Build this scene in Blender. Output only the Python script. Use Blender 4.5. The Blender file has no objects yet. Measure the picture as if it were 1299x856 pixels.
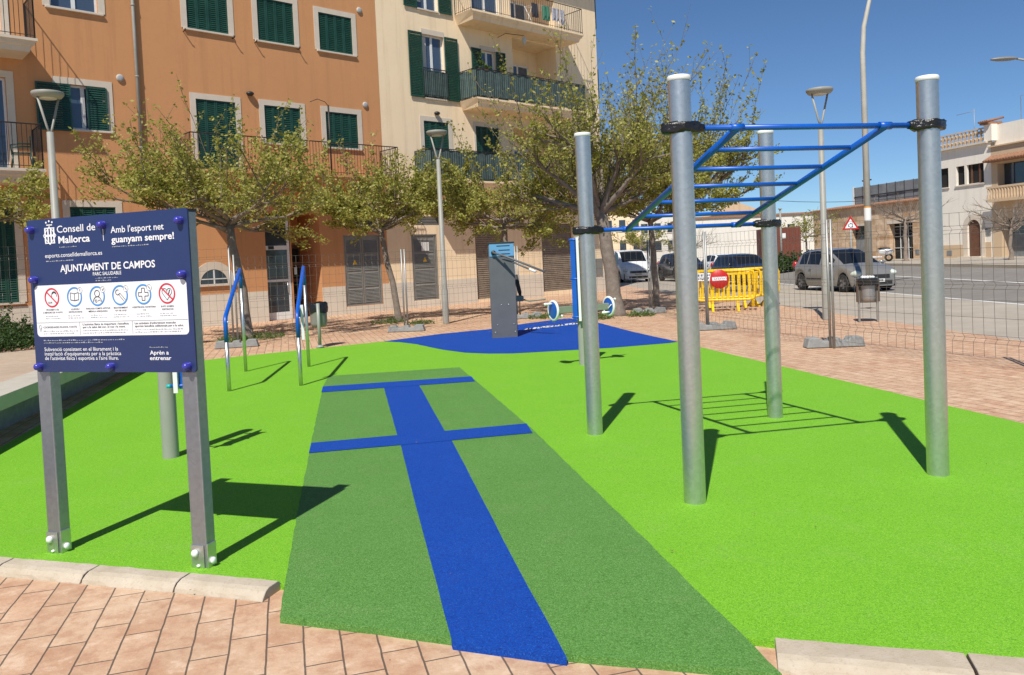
import bpy, bmesh, math, random
from mathutils import Vector, Matrix
random.seed(7)
R = math.radians
S = bpy.context.scene
COL = S.collection

# ------------------------------------------------------------------ camera
CF, CCX, CCY, CP, CR, CH = 1000.45, 649.5, 365.58, .0339, .0462, 1.6
cF = Vector((0, math.cos(CP), -math.sin(CP))); cu = Vector((0, math.sin(CP), math.cos(CP)))
cX = Vector((1, 0, 0))*math.cos(CR) - cu*math.sin(CR)
cU = Vector((1, 0, 0))*math.sin(CR) + cu*math.cos(CR)
cam = bpy.data.cameras.new("camera"); co = bpy.data.objects.new("camera", cam); COL.objects.link(co)
m = Matrix((cX, cU, -cF)).transposed().to_4x4(); m.translation = (0, 0, CH)
co.matrix_world = m
cam.sensor_width = 36; cam.lens = 36*CF/1299; cam.shift_y = -(428-CCY)/1299
cam.clip_start = .05; cam.clip_end = 3000
S.camera = co

def G(px, py, z=0.0):
    """surveyed ground point for a spot read off the photograph"""
    d = cF + cX*((px-CCX)/CF) - cU*((py-CCY)/CF)
    t = (z-CH)/d.z
    return (d.x*t, d.y*t)

# ------------------------------------------------------------------ light
w = bpy.data.worlds.new("World"); S.world = w; w.use_nodes = True
nt = w.node_tree; bg = nt.nodes["Background"]
sky = nt.nodes.new("ShaderNodeTexSky"); sky.sky_type = 'NISHITA'; sky.sun_disc = False
SAZ, SEL = 17.0, 52.3            # shadows run towards azimuth 17 (clockwise from +Y)
sky.sun_elevation = R(SEL); sky.sun_rotation = R(SAZ+180)
sky.air_density = 1.0; sky.dust_density = .0; sky.ozone_density = 4.0; sky.altitude = 2000
tn = nt.nodes.new('ShaderNodeMix'); tn.data_type = 'RGBA'; tn.blend_type = 'MULTIPLY'; tn.inputs[0].default_value = 1.0; tn.inputs[7].default_value = (.70, .85, .97, 1)
nt.links.new(sky.outputs[0], tn.inputs[6]); nt.links.new(tn.outputs[2], bg.inputs[0]); bg.inputs[1].default_value = .094
sl = bpy.data.lights.new("sun", 'SUN'); sl.energy = 5.0; sl.angle = R(.53); sl.color = (1, .95, .87)
so = bpy.data.objects.new("sun", sl); COL.objects.link(so)
ld = Vector((math.sin(R(SAZ))*math.cos(R(SEL)), math.cos(R(SAZ))*math.cos(R(SEL)), -math.sin(R(SEL))))
so.rotation_euler = ld.to_track_quat('-Z', 'Y').to_euler()
S.view_settings.view_transform = 'Standard'; S.view_settings.look = 'None'
S.view_settings.exposure = .12; S.view_settings.gamma = 1
S.render.engine = 'CYCLES'

# ------------------------------------------------------------------ materials
def mat(name, col, rough=.7, metal=0., var=0., vscale=8., bump=0., bscale=60., spec=.5, coords='Object', grime=0.):
    m = bpy.data.materials.new(name); m.use_nodes = True
    n = m.node_tree.nodes; l = m.node_tree.links; b = n["Principled BSDF"]
    b.inputs["Base Color"].default_value = (*col, 1); b.inputs["Roughness"].default_value = rough
    b.inputs["Metallic"].default_value = metal; b.inputs["Specular IOR Level"].default_value = spec
    tc = n.new("ShaderNodeTexCoord")
    if var or grime:
        no = n.new("ShaderNodeTexNoise"); no.inputs["Scale"].default_value = vscale; no.inputs["Detail"].default_value = 6
        no.inputs["Roughness"].default_value = .65
        l.new(tc.outputs[coords], no.inputs["Vector"])
        cr = n.new("ShaderNodeValToRGB")
        cr.color_ramp.elements[0].position = .3; cr.color_ramp.elements[1].position = .7
        cr.color_ramp.elements[0].color = (*[c*(1-var) for c in col], 1)
        cr.color_ramp.elements[1].color = (*[min(1, c*(1+var)) for c in col], 1)
        l.new(no.outputs[0], cr.inputs[0]); l.new(cr.outputs[0], b.inputs["Base Color"])
        mp = n.new("ShaderNodeMapRange"); mp.inputs[3].default_value = max(0, rough-.1); mp.inputs[4].default_value = min(1, rough+.12)
        l.new(no.outputs[0], mp.inputs[0]); l.new(mp.outputs[0], b.inputs["Roughness"])
    if bump:
        n2 = n.new("ShaderNodeTexNoise"); n2.inputs["Scale"].default_value = bscale; n2.inputs["Detail"].default_value = 5
        l.new(tc.outputs[coords], n2.inputs["Vector"])
        bp = n.new("ShaderNodeBump"); bp.inputs["Strength"].default_value = bump; bp.inputs["Distance"].default_value = .01
        l.new(n2.outputs[0], bp.inputs["Height"]); l.new(bp.outputs[0], b.inputs["Normal"])
    return m

def mix(n, l, fac, a, b, mode='MIX'):
    x = n.new("ShaderNodeMix"); x.data_type = 'RGBA'; x.blend_type = mode
    if isinstance(fac, float): x.inputs[0].default_value = fac
    else: l.new(fac, x.inputs[0])
    for i, v in ((6, a), (7, b)):
        if isinstance(v, tuple): x.inputs[i].default_value = (*v, 1)
        else: l.new(v, x.inputs[i])
    return x.outputs[2]

def ramp(n, l, src, p0, p1, c0=(0, 0, 0), c1=(1, 1, 1)):
    r = n.new("ShaderNodeValToRGB"); e = r.color_ramp.elements
    e[0].position = p0; e[1].position = p1; e[0].color = (*c0, 1); e[1].color = (*c1, 1)
    l.new(src, r.inputs[0]); return r.outputs[0]

def noise(n, l, tc, sc, det=4, rough=.6, dist=0.):
    x = n.new("ShaderNodeTexNoise"); x.inputs["Scale"].default_value = sc; x.inputs["Detail"].default_value = det
    x.inputs["Roughness"].default_value = rough; x.inputs["Distortion"].default_value = dist
    l.new(tc, x.inputs["Vector"]); return x.outputs[0]

def rubber(name, col, light, dark, lightamt=.62, dustamt=.10):
    """poured EPDM granules: thousands of 3 mm chips of slightly different tone"""
    m = bpy.data.materials.new(name); m.use_nodes = True
    n = m.node_tree.nodes; l = m.node_tree.links; b = n["Principled BSDF"]
    tc = n.new("ShaderNodeTexCoord").outputs["Object"]
    v = n.new("ShaderNodeTexVoronoi"); v.inputs["Scale"].default_value = 250; l.new(tc, v.inputs["Vector"])
    sep = n.new("ShaderNodeSeparateColor"); l.new(v.outputs["Color"], sep.inputs[0])
    c = mix(n, l, ramp(n, l, sep.outputs[0], lightamt, lightamt+.12), col, light)
    c = mix(n, l, ramp(n, l, sep.outputs[1], .80, .9), c, dark)
    nn = noise(n, l, tc, 55, 3, .7)
    c = mix(n, l, ramp(n, l, nn, .56, .68), c, dark)
    c = mix(n, l, ramp(n, l, sep.outputs[2], .975, .985, (0, 0, 0), (.3, .3, .3)), c, tuple(min(.7, .12+x*1.5) for x in light))
    big = noise(n, l, tc, 1.3, 5, .6)
    c = mix(n, l, ramp(n, l, big, .35, .75, (0, 0, 0), (.16, .16, .16)), c, dark)
    dust = noise(n, l, tc, 3.1, 7, .72)
    c = mix(n, l, ramp(n, l, dust, .52, .8, (0, 0, 0), (dustamt, dustamt, dustamt)), c, (.42, .36, .26))
    l.new(c, b.inputs["Base Color"]); b.inputs["Roughness"].default_value = .82
    b.inputs["Specular IOR Level"].default_value = .3
    bp = n.new("ShaderNodeBump"); bp.inputs["Strength"].default_value = .4; bp.inputs["Distance"].default_value = .004
    l.new(v.outputs["Distance"], bp.inputs["Height"]); l.new(bp.outputs[0], b.inputs["Normal"])
    return m

def paving_mat():
    m = bpy.data.materials.new("stamped_paving"); m.use_nodes = True
    n = m.node_tree.nodes; l = m.node_tree.links; b = n["Principled BSDF"]
    tc = n.new("ShaderNodeTexCoord").outputs["Object"]
    # slightly wandering joints
    nd = n.new("ShaderNodeTexNoise"); nd.inputs["Scale"].default_value = 7; nd.inputs["Detail"].default_value = 7; l.new(tc, nd.inputs["Vector"])
    vm = n.new("ShaderNodeVectorMath"); vm.operation = 'MULTIPLY_ADD'
    l.new(nd.outputs["Color"], vm.inputs[0]); vm.inputs[1].default_value = (.011, .011, 0); l.new(tc, vm.inputs[2])
    mp = n.new("ShaderNodeMapping"); mp.inputs["Rotation"].default_value = (0, 0, R(-106)); l.new(vm.outputs[0], mp.inputs[0])
    br = n.new("ShaderNodeTexBrick"); l.new(mp.outputs[0], br.inputs["Vector"])
    br.offset = .37; br.inputs["Scale"].default_value = 1
    br.inputs["Brick Width"].default_value = .37; br.inputs["Row Height"].default_value = .157
    br.inputs["Mortar Size"].default_value = .0045; br.inputs["Mortar Smooth"].default_value = .35
    br.inputs["Color1"].default_value = (.47, .265, .155, 1); br.inputs["Color2"].default_value = (.60, .385, .245, 1)
    br.inputs["Mortar"].default_value = (.10, .075, .055, 1); br.inputs["Bias"].default_value = .1
    c = br.outputs["Color"]
    n1 = noise(n, l, tc, 2.1, 7, .68)
    c = mix(n, l, ramp(n, l, n1, .42, .68, (0, 0, 0), (.55, .55, .55)), c, (.64, .47, .32))
    n2 = noise(n, l, tc, 16, 6, .75)
    c = mix(n, l, ramp(n, l, n2, .48, .66, (0, 0, 0), (.38, .38, .38)), c, (.38, .20, .11))
    n3 = noise(n, l, tc, .55, 5, .6)
    c = mix(n, l, ramp(n, l, n3, .46, .7, (0, 0, 0), (.55, .55, .55)), c, (.60, .46, .31))
    n6 = noise(n, l, tc, 6.5, 8, .75)
    c = mix(n, l, ramp(n, l, n6, .50, .60, (0, 0, 0), (.6, .6, .6)), c, (.43, .22, .13))
    c = mix(n, l, ramp(n, l, n6, .36, .46, (.65, .65, .65), (0, 0, 0)), c, (.72, .53, .38))
    n5 = noise(n, l, tc, 70, 3, .8)
    c = mix(n, l, ramp(n, l, n5, .62, .7, (0, 0, 0), (.35, .35, .35)), c, (.16, .10, .07))
    c = mix(n, l, ramp(n, l, br.outputs["Fac"], .1, .8, (0, 0, 0), (.9, .9, .9)), c, (.12, .085, .06))
    l.new(c, b.inputs["Base Color"]); b.inputs["Roughness"].default_value = .78
    inv = n.new("ShaderNodeMath"); inv.operation = 'MULTIPLY_ADD'; inv.inputs[1].default_value = -1.0
    l.new(br.outputs["Fac"], inv.inputs[0]); 
    n4 = noise(n, l, tc, 22, 6, .7)
    l.new(n4, inv.inputs[2])
    bp = n.new("ShaderNodeBump"); bp.inputs["Strength"].default_value = .6; bp.inputs["Distance"].default_value = .008
    l.new(inv.outputs[0], bp.inputs["Height"]); l.new(bp.outputs[0], b.inputs["Normal"])
    return m

def speckle(name, base, c2, c3, s1=3, s2=90, rough=.85, bump=.3, cracks=False):
    m = bpy.data.materials.new(name); m.use_nodes = True
    n = m.node_tree.nodes; l = m.node_tree.links; b = n["Principled BSDF"]
    tc = n.new("ShaderNodeTexCoord").outputs["Object"]
    a = noise(n, l, tc, s1, 8, .65)
    c = mix(n, l, ramp(n, l, a, .35, .68), base, c2)
    d = noise(n, l, tc, s2, 3, .8)
    c = mix(n, l, ramp(n, l, d, .56, .68, (0, 0, 0), (.6, .6, .6)), c, c3)
    e = noise(n, l, tc, .35, 4, .5)
    c = mix(n, l, ramp(n, l, e, .4, .75, (0, 0, 0), (.35, .35, .35)), c, c3)
    l.new(c, b.inputs["Base Color"]); b.inputs["Roughness"].default_value = rough
    bp = n.new("ShaderNodeBump"); bp.inputs["Strength"].default_value = bump; bp.inputs["Distance"].default_value = .006
    l.new(d, bp.inputs["Height"]); l.new(bp.outputs[0], b.inputs["Normal"])
    return m

def stucco(name, col, streak):
    """painted render: cloudy tone, faint vertical weather streaks, fine grain"""
    m = bpy.data.materials.new(name); m.use_nodes = True
    n = m.node_tree.nodes; l = m.node_tree.links; b = n["Principled BSDF"]
    tc = n.new("ShaderNodeTexCoord").outputs["Object"]
    a = noise(n, l, tc, .6, 6, .6)
    c = mix(n, l, ramp(n, l, a, .3, .75, (0, 0, 0), (.5, .5, .5)), col, tuple(min(1, x*1.16) for x in col))
    mp = n.new("ShaderNodeMapping"); mp.inputs["Scale"].default_value = (3.2, 3.2, .16); l.new(tc, mp.inputs[0])
    st = noise(n, l, mp.outputs[0], 1, 7, .7)
    c = mix(n, l, ramp(n, l, st, .50, .76, (0, 0, 0), (.62, .62, .62)), c, streak)
    g = noise(n, l, tc, 7, 8, .7)
    c = mix(n, l, ramp(n, l, g, .5, .8, (0, 0, 0), (.25, .25, .25)), c, tuple(x*.8 for x in col))
    l.new(c, b.inputs["Base Color"]); b.inputs["Roughness"].default_value = .92; b.inputs["Specular IOR Level"].default_value = .2
    f = noise(n, l, tc, 45, 4, .7)
    bp = n.new("ShaderNodeBump"); bp.inputs["Strength"].default_value = .35; bp.inputs["Distance"].default_value = .012
    l.new(f, bp.inputs["Height"]); l.new(bp.outputs[0], b.inputs["Normal"])
    return m

def blocks_mat(name, c1, c2, mortar, bw, rh):
    m = bpy.data.materials.new(name); m.use_nodes = True
    n = m.node_tree.nodes; l = m.node_tree.links; b = n["Principled BSDF"]
    tc = n.new("ShaderNodeTexCoord").outputs["Object"]
    mp = n.new("ShaderNodeMapping"); mp.inputs["Rotation"].default_value = (R(90), 0, 0); l.new(tc, mp.inputs[0])
    br = n.new("ShaderNodeTexBrick"); l.new(mp.outputs[0], br.inputs["Vector"]); br.inputs["Scale"].default_value = 1
    br.inputs["Brick Width"].default_value = bw; br.inputs["Row Height"].default_value = rh
    br.inputs["Mortar Size"].default_value = .022; br.inputs["Color1"].default_value = (*c1, 1); br.inputs["Color2"].default_value = (*c2, 1)
    br.inputs["Mortar"].default_value = (*mortar, 1)
    a = noise(n, l, tc, 2.5, 7, .7)
    c = mix(n, l, ramp(n, l, a, .4, .7, (0, 0, 0), (.6, .6, .6)), br.outputs["Color"], tuple(x*.7 for x in c1))
    l.new(c, b.inputs["Base Color"]); b.inputs["Roughness"].default_value = .9
    bp = n.new("ShaderNodeBump"); bp.inputs["Strength"].default_value = .5; bp.inputs["Distance"].default_value = .02
    l.new(a, bp.inputs["Height"]); l.new(bp.outputs[0], b.inputs["Normal"])
    return m

def galv_mat(name, col=(.57, .585, .565), rough=.27):
    m = bpy.data.materials.new(name); m.use_nodes = True
    n = m.node_tree.nodes; l = m.node_tree.links; b = n["Principled BSDF"]
    tc = n.new("ShaderNodeTexCoord").outputs["Object"]
    v = n.new("ShaderNodeTexVoronoi"); v.inputs["Scale"].default_value = 45; l.new(tc, v.inputs["Vector"])
    sep = n.new("ShaderNodeSeparateColor"); l.new(v.outputs["Color"], sep.inputs[0])
    c = mix(n, l, ramp(n, l, sep.outputs[0], .1, .95), tuple(x*.95 for x in col), tuple(x*1.05 for x in col))
    mp = n.new("ShaderNodeMapping"); mp.inputs["Scale"].default_value = (14, 14, .9); l.new(tc, mp.inputs[0])
    st = noise(n, l, mp.outputs[0], 1, 7, .75)
    c = mix(n, l, ramp(n, l, st, .56, .74, (0, 0, 0), (.5, .5, .5)), c, tuple(x*.62 for x in col))
    a = noise(n, l, tc, 6, 6, .7)
    c = mix(n, l, ramp(n, l, a, .62, .72, (0, 0, 0), (.5, .5, .5)), c, (.78, .8, .8))
    l.new(c, b.inputs["Base Color"]); b.inputs["Metallic"].default_value = .88
    r = n.new("ShaderNodeMapRange"); r.inputs[3].default_value = rough-.06; r.inputs[4].default_value = rough+.22
    l.new(st, r.inputs[0]); l.new(r.outputs[0], b.inputs["Roughness"])
    bp = n.new("ShaderNodeBump"); bp.inputs["Strength"].default_value = .12; bp.inputs["Distance"].default_value = .004
    l.new(a, bp.inputs["Height"]); l.new(bp.outputs[0], b.inputs["Normal"])
    return m

def leaf_mat(name, c1, c2, c3):
    m = bpy.data.materials.new(name); m.use_nodes = True
    n = m.node_tree.nodes; l = m.node_tree.links; b = n["Principled BSDF"]
    gi = n.new("ShaderNodeNewGeometry"); rp = n.new("ShaderNodeValToRGB"); e = rp.color_ramp.elements
    e[0].position = 0; e[0].color = (*c1, 1); e[1].position = 1; e[1].color = (*c3, 1)
    x = e.new(.5); x.color = (*c2, 1)
    l.new(gi.outputs["Random Per Island"], rp.inputs[0]); l.new(rp.outputs[0], b.inputs["Base Color"])
    b.inputs["Roughness"].default_value = .55
    tr = n.new("ShaderNodeBsdfTranslucent"); l.new(rp.outputs[0], tr.inputs[0])
    ms = n.new("ShaderNodeMixShader"); ms.inputs[0].default_value = .42
    l.new(b.outputs[0], ms.inputs[1]); l.new(tr.outputs[0], ms.inputs[2])
    l.new(ms.outputs[0], n["Material Output"].inputs[0])
    return m

def glass_mat(name, col=(.03, .045, .06)):
    return mat(name, col, rough=.06, spec=.9)

M = dict(
 lime=rubber("lime_rubber", (.165, .43, .016), (.24, .53, .04), (.10, .31, .012)),
 green=rubber("green_rubber", (.090, .235, .040), (.15, .33, .085), (.055, .165, .027)),
 blue=rubber("blue_rubber", (.0008, .054, .34), (.004, .09, .44), (.0006, .03, .23), .75, .012),
 paving=paving_mat(),
 asphalt=speckle("asphalt", (.20, .18, .155), (.26, .235, .205), (.145, .13, .115), 2, 60),
 lane=speckle("concrete_lane", (.36, .31, .245), (.45, .395, .32), (.27, .235, .19), 1.2, 70),
 dirt=speckle("dirt", (.34, .25, .17), (.42, .32, .22), (.22, .16, .11), 3, 30),
 kerb=speckle("kerb_stone", (.44, .37, .27), (.55, .48, .38), (.36, .28, .19), 5, 60, .85, .6),
 white_line=mat("road_paint", (.62, .61, .58), .8, var=.2, vscale=20),
 concrete=speckle("bench_concrete", (.44, .41, .34), (.52, .48, .40), (.33, .30, .25), 4, 80, .9, .4),
 grey_block=speckle("foot_concrete", (.25, .26, .25), (.34, .35, .34), (.16, .17, .165), 9, 90, .95, .8),
 soil=speckle("soil", (.42, .32, .23), (.50, .39, .29), (.28, .20, .14), 6, 40),
 orange=stucco("orange_render", (.56, .275, .125), (.42, .21, .10)),
 cream=stucco("cream_render", (.86, .68, .46), (.60, .44, .28)),
 white_wall=stucco("white_render", (.80, .74, .64), (.64, .57, .48)),
 far_wall=stucco("pale_render", (.72, .68, .60), (.55, .50, .42)),
 tan_wall=stucco("tan_render", (.58, .43, .28), (.46, .33, .21)),
 stone_trim=speckle("stone_trim", (.60, .52, .42), (.66, .58, .48), (.50, .43, .34), 3, 50, .85, .2),
 plinth=speckle("plinth_stone", (.64, .57, .47), (.72, .65, .54), (.54, .47, .37), 1.4, 40, .9, .3),
 sandstone=blocks_mat("sandstone_blocks", (.46, .28, .15), (.72, .54, .37), (.62, .50, .37), .75, .38),
 shutter=mat("green_shutter_paint", (.012, .062, .042), .45, var=.25, vscale=3),
 iron=mat("black_iron", (.018, .017, .016), .5),
 frame_white=mat("white_frame", (.72, .72, .70), .4, var=.06),
 glass=glass_mat("window_glass"), glass_blue=glass_mat("bright_glass", (.06, .09, .14)),
 dark=mat("dark_interior", (.012, .011, .010), .9),
 brown_shutter=mat("roller_shutter_brown", (.20, .16, .12), .6, var=.25, vscale=4),
 grey_door=mat("grey_metal_door", (.25, .24, .215), .5, var=.12, vscale=2, metal=.2),
 galv=galv_mat("galvanised_steel"),
 galv_dull=galv_mat("dull_galvanised_steel", (.40, .40, .385), .5),
 sign_steel=galv_mat("sign_post_steel", (.37, .385, .40), .42),
 wire=mat("fence_wire", (.20, .19, .175), .5, metal=.6),
 lamp_paint=mat("lamp_post_paint", (.29, .285, .25), .5, var=.12, vscale=3),
 pole_grey=mat("grey_painted_post", (.30, .31, .27), .4, var=.06, vscale=2),
 lamp_pale=mat("pale_lamp_paint", (.46, .44, .38), .55, var=.1, vscale=3), lamp_glass=mat("lamp_glass", (.55, .55, .5), .3),
 bluepaint=mat("blue_powder_coat", (.001, .095, .48), .36, var=.1, vscale=5, spec=.6),
 white_plastic=mat("white_plastic", (.80, .80, .78), .35, var=.04),
 black_wrap=mat("black_plastic_wrap", (.012, .012, .013), .28, bump=.9, bscale=38),
 navy=mat("sign_navy", (.021, .037, .122), .30, var=.05, vscale=6, spec=.5),
 bolt_blue=mat("blue_bolt_cap", (.045, .045, .36), .25, spec=.6),
 label_white=mat("sign_white", (.80, .81, .82), .35),
 ink=mat("sign_ink", (.04, .04, .05), .5), ink_grey=mat("sign_grey_ink", (.38, .40, .42), .5),
 red_ink=mat("sign_red", (.60, .02, .05), .4), cyan_ink=mat("sign_cyan", (.06, .28, .62), .4),
 machine_grey=mat("machine_grey", (.115, .118, .122), .5, var=.1, vscale=3),
 machine_blue=mat("machine_light_blue", (.13, .34, .55), .4),
 pad=mat("black_rubber", (.03, .03, .028), .7),
 pale_green=mat("pale_green_steel", (.22, .26, .19), .45, var=.1),
 teal=mat("teal_cap", (.02, .42, .42), .4),
 yellow=mat("barrier_yellow", (.80, .50, .008), .38, var=.08, vscale=6),
 red=mat("sign_red_paint", (.50, .012, .010), .4), 
 bark=speckle("bark", (.17, .135, .105), (.26, .22, .18), (.08, .06, .045), 7, 30, .95, .9),
 twig=mat("twig", (.19, .15, .105), .9, var=.25, vscale=6),
 bare=mat("bare_branches", (.24, .19, .15), .9, var=.2, vscale=4),
 leaf=leaf_mat("spring_leaves", (.22, .25, .035), (.36, .36, .065), (.50, .46, .14)),
 leaf_dark=leaf_mat("shrub_leaves", (.025, .06, .012), (.05, .10, .02), (.10, .16, .04)),
 weed=leaf_mat("weed_leaves", (.06, .12, .015), (.10, .18, .03), (.16, .22, .06)),
 bag=mat("black_bin_bag", (.014, .014, .015), .25, bump=.8, bscale=30),
 brown=mat("rust_brown_sheet", (.16, .045, .025), .7, var=.15, vscale=2),
 slat_brown=mat("bin_slat_brown", (.085, .06, .04), .6), wood=mat("brown_wood", (.14, .06, .03), .6, var=.25, vscale=5),
 tile=mat("clay_tile", (.30, .15, .085), .85, var=.35, vscale=7),
 corr=mat("grey_sheet", (.19, .20, .205), .6, var=.35, vscale=1.6),
 silver=mat("silver_car_paint", (.31, .30, .28), .28, metal=.45, spec=.6),
 darkblue=mat("dark_blue_car_paint", (.012, .018, .038), .18, spec=.7),
 blackcar=mat("black_car_paint", (.012, .012, .013), .2, spec=.7),
 whitecar=mat("white_car_paint", (.72, .72, .71), .25, spec=.6),
 tyre=mat("tyre_rubber", (.02, .02, .02), .85), rim=mat("wheel_rim", (.38, .38, .38), .35, metal=.7),
 headlight=mat("headlight_lens", (.55, .60, .52), .12, spec=.8), taillight=mat("tail_light", (.35, .01, .01), .25),
 trim=mat("black_trim", (.025, .025, .025), .5), plate=mat("number_plate", (.7, .7, .66), .4),
 screen=mat("green_screen_fabric", (.08, .125, .115), .8, var=.3, vscale=5),
 chair_green=mat("green_plastic", (.015, .06, .05), .35), 
 cloth1=mat("laundry_green", (.05, .22, .14), .9), cloth2=mat("laundry_check", (.42, .42, .48), .9, var=.5, vscale=25),
 cloth3=mat("laundry_dark", (.03, .03, .045), .9), car_glass=mat("car_glass", (.010, .012, .014), .04, spec=.35), curtain=mat("curtain", (.5, .48, .45), .9, var=.1, vscale=20),
 sticker=mat("paper_sticker", (.75, .75, .72), .6), sticker_o=mat("orange_sticker", (.6, .28, .05), .6),
 terracotta_pot=mat("clay_pot", (.35, .14, .07), .8), leaves_dry=mat("dry_leaf", (.22, .13, .07), .9, var=.4),
)

# ------------------------------------------------------------------ mesh builder
class MB:
    def __init__(s): s.v = []; s.f = []; s.s = []
    def add(s, vs, fs, smooth=False, T=None):
        o = len(s.v)
        s.v += [tuple(T @ Vector(v)) if T is not None else tuple(v) for v in vs]
        s.f += [tuple(i+o for i in f) for f in fs]; s.s += [smooth]*len(fs)
        return s
    def box(s, a, b, T=None):
        x0, y0, z0 = [min(p, q) for p, q in zip(a, b)]; x1, y1, z1 = [max(p, q) for p, q in zip(a, b)]
        vs = [(x0,y0,z0),(x1,y0,z0),(x1,y1,z0),(x0,y1,z0),(x0,y0,z1),(x1,y0,z1),(x1,y1,z1),(x0,y1,z1)]
        return s.add(vs, [(0,3,2,1),(4,5,6,7),(0,1,5,4),(1,2,6,5),(2,3,7,6),(3,0,4,7)], T=T)
    def tube(s, pts, rad, n=8, cap=True, smooth=True):
        pts = [Vector(p) for p in pts]; k = len(pts)
        if not isinstance(rad, (list, tuple)): rad = [rad]*k
        vs = []; up = None
        for i, p in enumerate(pts):
            t = (pts[min(i+1, k-1)]-pts[max(i-1, 0)]).normalized()
            if up is None:
                up = Vector((0, 0, 1)) if abs(t.z) < .9 else Vector((1, 0, 0))
            u = t.cross(up).normalized(); v = u.cross(t).normalized(); up = v
            for j in range(n):
                a = 2*math.pi*j/n + .3
                vs.append(p+u*math.cos(a)*rad[i]+v*math.sin(a)*rad[i])
        fs = []
        for i in range(k-1):
            for j in range(n):
                q = (j+1) % n
                fs.append((i*n+j, i*n+q, (i+1)*n+q, (i+1)*n+j))
        s.add(vs, fs, smooth)
        if cap: 
            o = len(s.v)-len(vs)
            s.f.append(tuple(o+j for j in range(n))[::-1]); s.s.append(False)
            s.f.append(tuple(o+(k-1)*n+j for j in range(n))); s.s.append(False)
        return s
    def lathe(s, prof, n=24, T=None, smooth=True):
        vs = []; fs = []
        for r, z in prof:
            for j in range(n):
                a = 2*math.pi*j/n; vs.append((r*math.cos(a), r*math.sin(a), z))
        for i in range(len(prof)-1):
            for j in range(n):
                q = (j+1) % n; fs.append((i*n+j, i*n+q, (i+1)*n+q, (i+1)*n+j))
        return s.add(vs, fs, smooth, T)
    def prism(s, poly, y0, y1, T=None):
        """poly in x,z extruded along y"""
        n = len(poly); vs = [(x, y0, z) for x, z in poly]+[(x, y1, z) for x, z in poly]
        fs = [tuple(range(n)), tuple(range(2*n-1, n-1, -1))]+[(i, i+n, (i+1) % n+n, (i+1) % n) for i in range(n)]
        return s.add(vs, fs, T=T)
    def slab(s, poly, z0, z1, T=None):
        n = len(poly); vs = [(x, y, z0) for x, y in poly]+[(x, y, z1) for x, y in poly]
        fs = [tuple(range(n-1, -1, -1)), tuple(range(n, 2*n))]+[(i, (i+1) % n, (i+1) % n+n, i+n) for i in range(n)]
        return s.add(vs, fs, T=T)
    def ball(s, c, r, T=None, n=10):
        if not isinstance(r, (list, tuple)): r = (r, r, r)
        vs = []; fs = []
        for i in range(n+1):
            p = math.pi*i/n
            for j in range(n*2):
                a = math.pi*j/n
                vs.append((c[0]+r[0]*math.sin(p)*math.cos(a), c[1]+r[1]*math.sin(p)*math.sin(a), c[2]+r[2]*math.cos(p)))
        for i in range(n):
            for j in range(n*2):
                q = (j+1) % (n*2); fs.append((i*n*2+j, (i+1)*n*2+j, (i+1)*n*2+q, i*n*2+q))
        return s.add(vs, fs, True, T)
    def build(s, name, m, parent=None, bevel=0, merge=True):
        me = bpy.data.meshes.new(name); me.from_pydata(s.v, [], s.f); me.update()
        me.polygons.foreach_set('use_smooth', s.s)
        if merge and len(s.v) < 60000:
            bm = bmesh.new(); bm.from_mesh(me); bmesh.ops.recalc_face_normals(bm, faces=bm.faces); bm.to_mesh(me); bm.free()
        o = bpy.data.objects.new(name, me); me.materials.append(M[m] if isinstance(m, str) else m); COL.objects.link(o)
        if parent: o.parent = parent
        if bevel:
            b = o.modifiers.new('bevel', 'BEVEL'); b.width = bevel; b.segments = 2; b.limit_method = 'ANGLE'; b.angle_limit = R(40)
        return o

def tag(o, label=None, cat=None, group=None, kind=None):
    if label: o["label"] = label
    if cat: o["category"] = cat
    if group: o["group"] = group
    if kind: o["kind"] = kind
    return o
def empty(name, loc=(0, 0, 0), rz=0., label=None, cat=None, group=None):
    o = bpy.data.objects.new(name, None); COL.objects.link(o); o.location = loc; o.rotation_euler = (0, 0, rz)
    o.empty_display_size = .1
    return tag(o, label, cat, group)
def copy_tree(o, parent=None):
    c = o.copy(); COL.objects.link(c); c.parent = parent
    for ch in list(o.children): copy_tree(ch, c)
    return c
def TR(x=0, y=0, z=0, rx=0, ry=0, rz=0):
    return Matrix.Translation((x, y, z)) @ Matrix.Rotation(rz, 4, 'Z') @ Matrix.Rotation(ry, 4, 'Y') @ Matrix.Rotation(rx, 4, 'X')

def text(body, x, z, width, height, m, parent, y, name='lettering', bold=0., align='L'):
    """flat lettering standing in the x,z plane; baseline at z, cap height and width given"""
    cu_ = bpy.data.curves.new('t', 'FONT'); cu_.body = body; cu_.size = 1; cu_.offset = bold; cu_.resolution_u = 3
    if align == 'C': cu_.align_x = 'CENTER'
    to = bpy.data.objects.new('t', cu_); COL.objects.link(to)
    bpy.context.view_layer.update()
    dg = bpy.context.evaluated_depsgraph_get()
    me = bpy.data.meshes.new_from_object(to.evaluated_get(dg))
    bpy.data.objects.remove(to); bpy.data.curves.remove(cu_)
    xs = [v.co.x for v in me.vertices]
    if not xs: return
    x0, x1 = min(xs), max(xs); sx = width/(x1-x0); sz = height/.70
    off = x-x0*sx if align == 'L' else x
    for v in me.vertices: v.co = (v.co.x*sx+off, y, v.co.y*sz+z)
    me.materials.clear(); me.materials.append(M[m])
    o = bpy.data.objects.new(name, me); COL.objects.link(o); o.parent = parent
    return o

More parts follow.
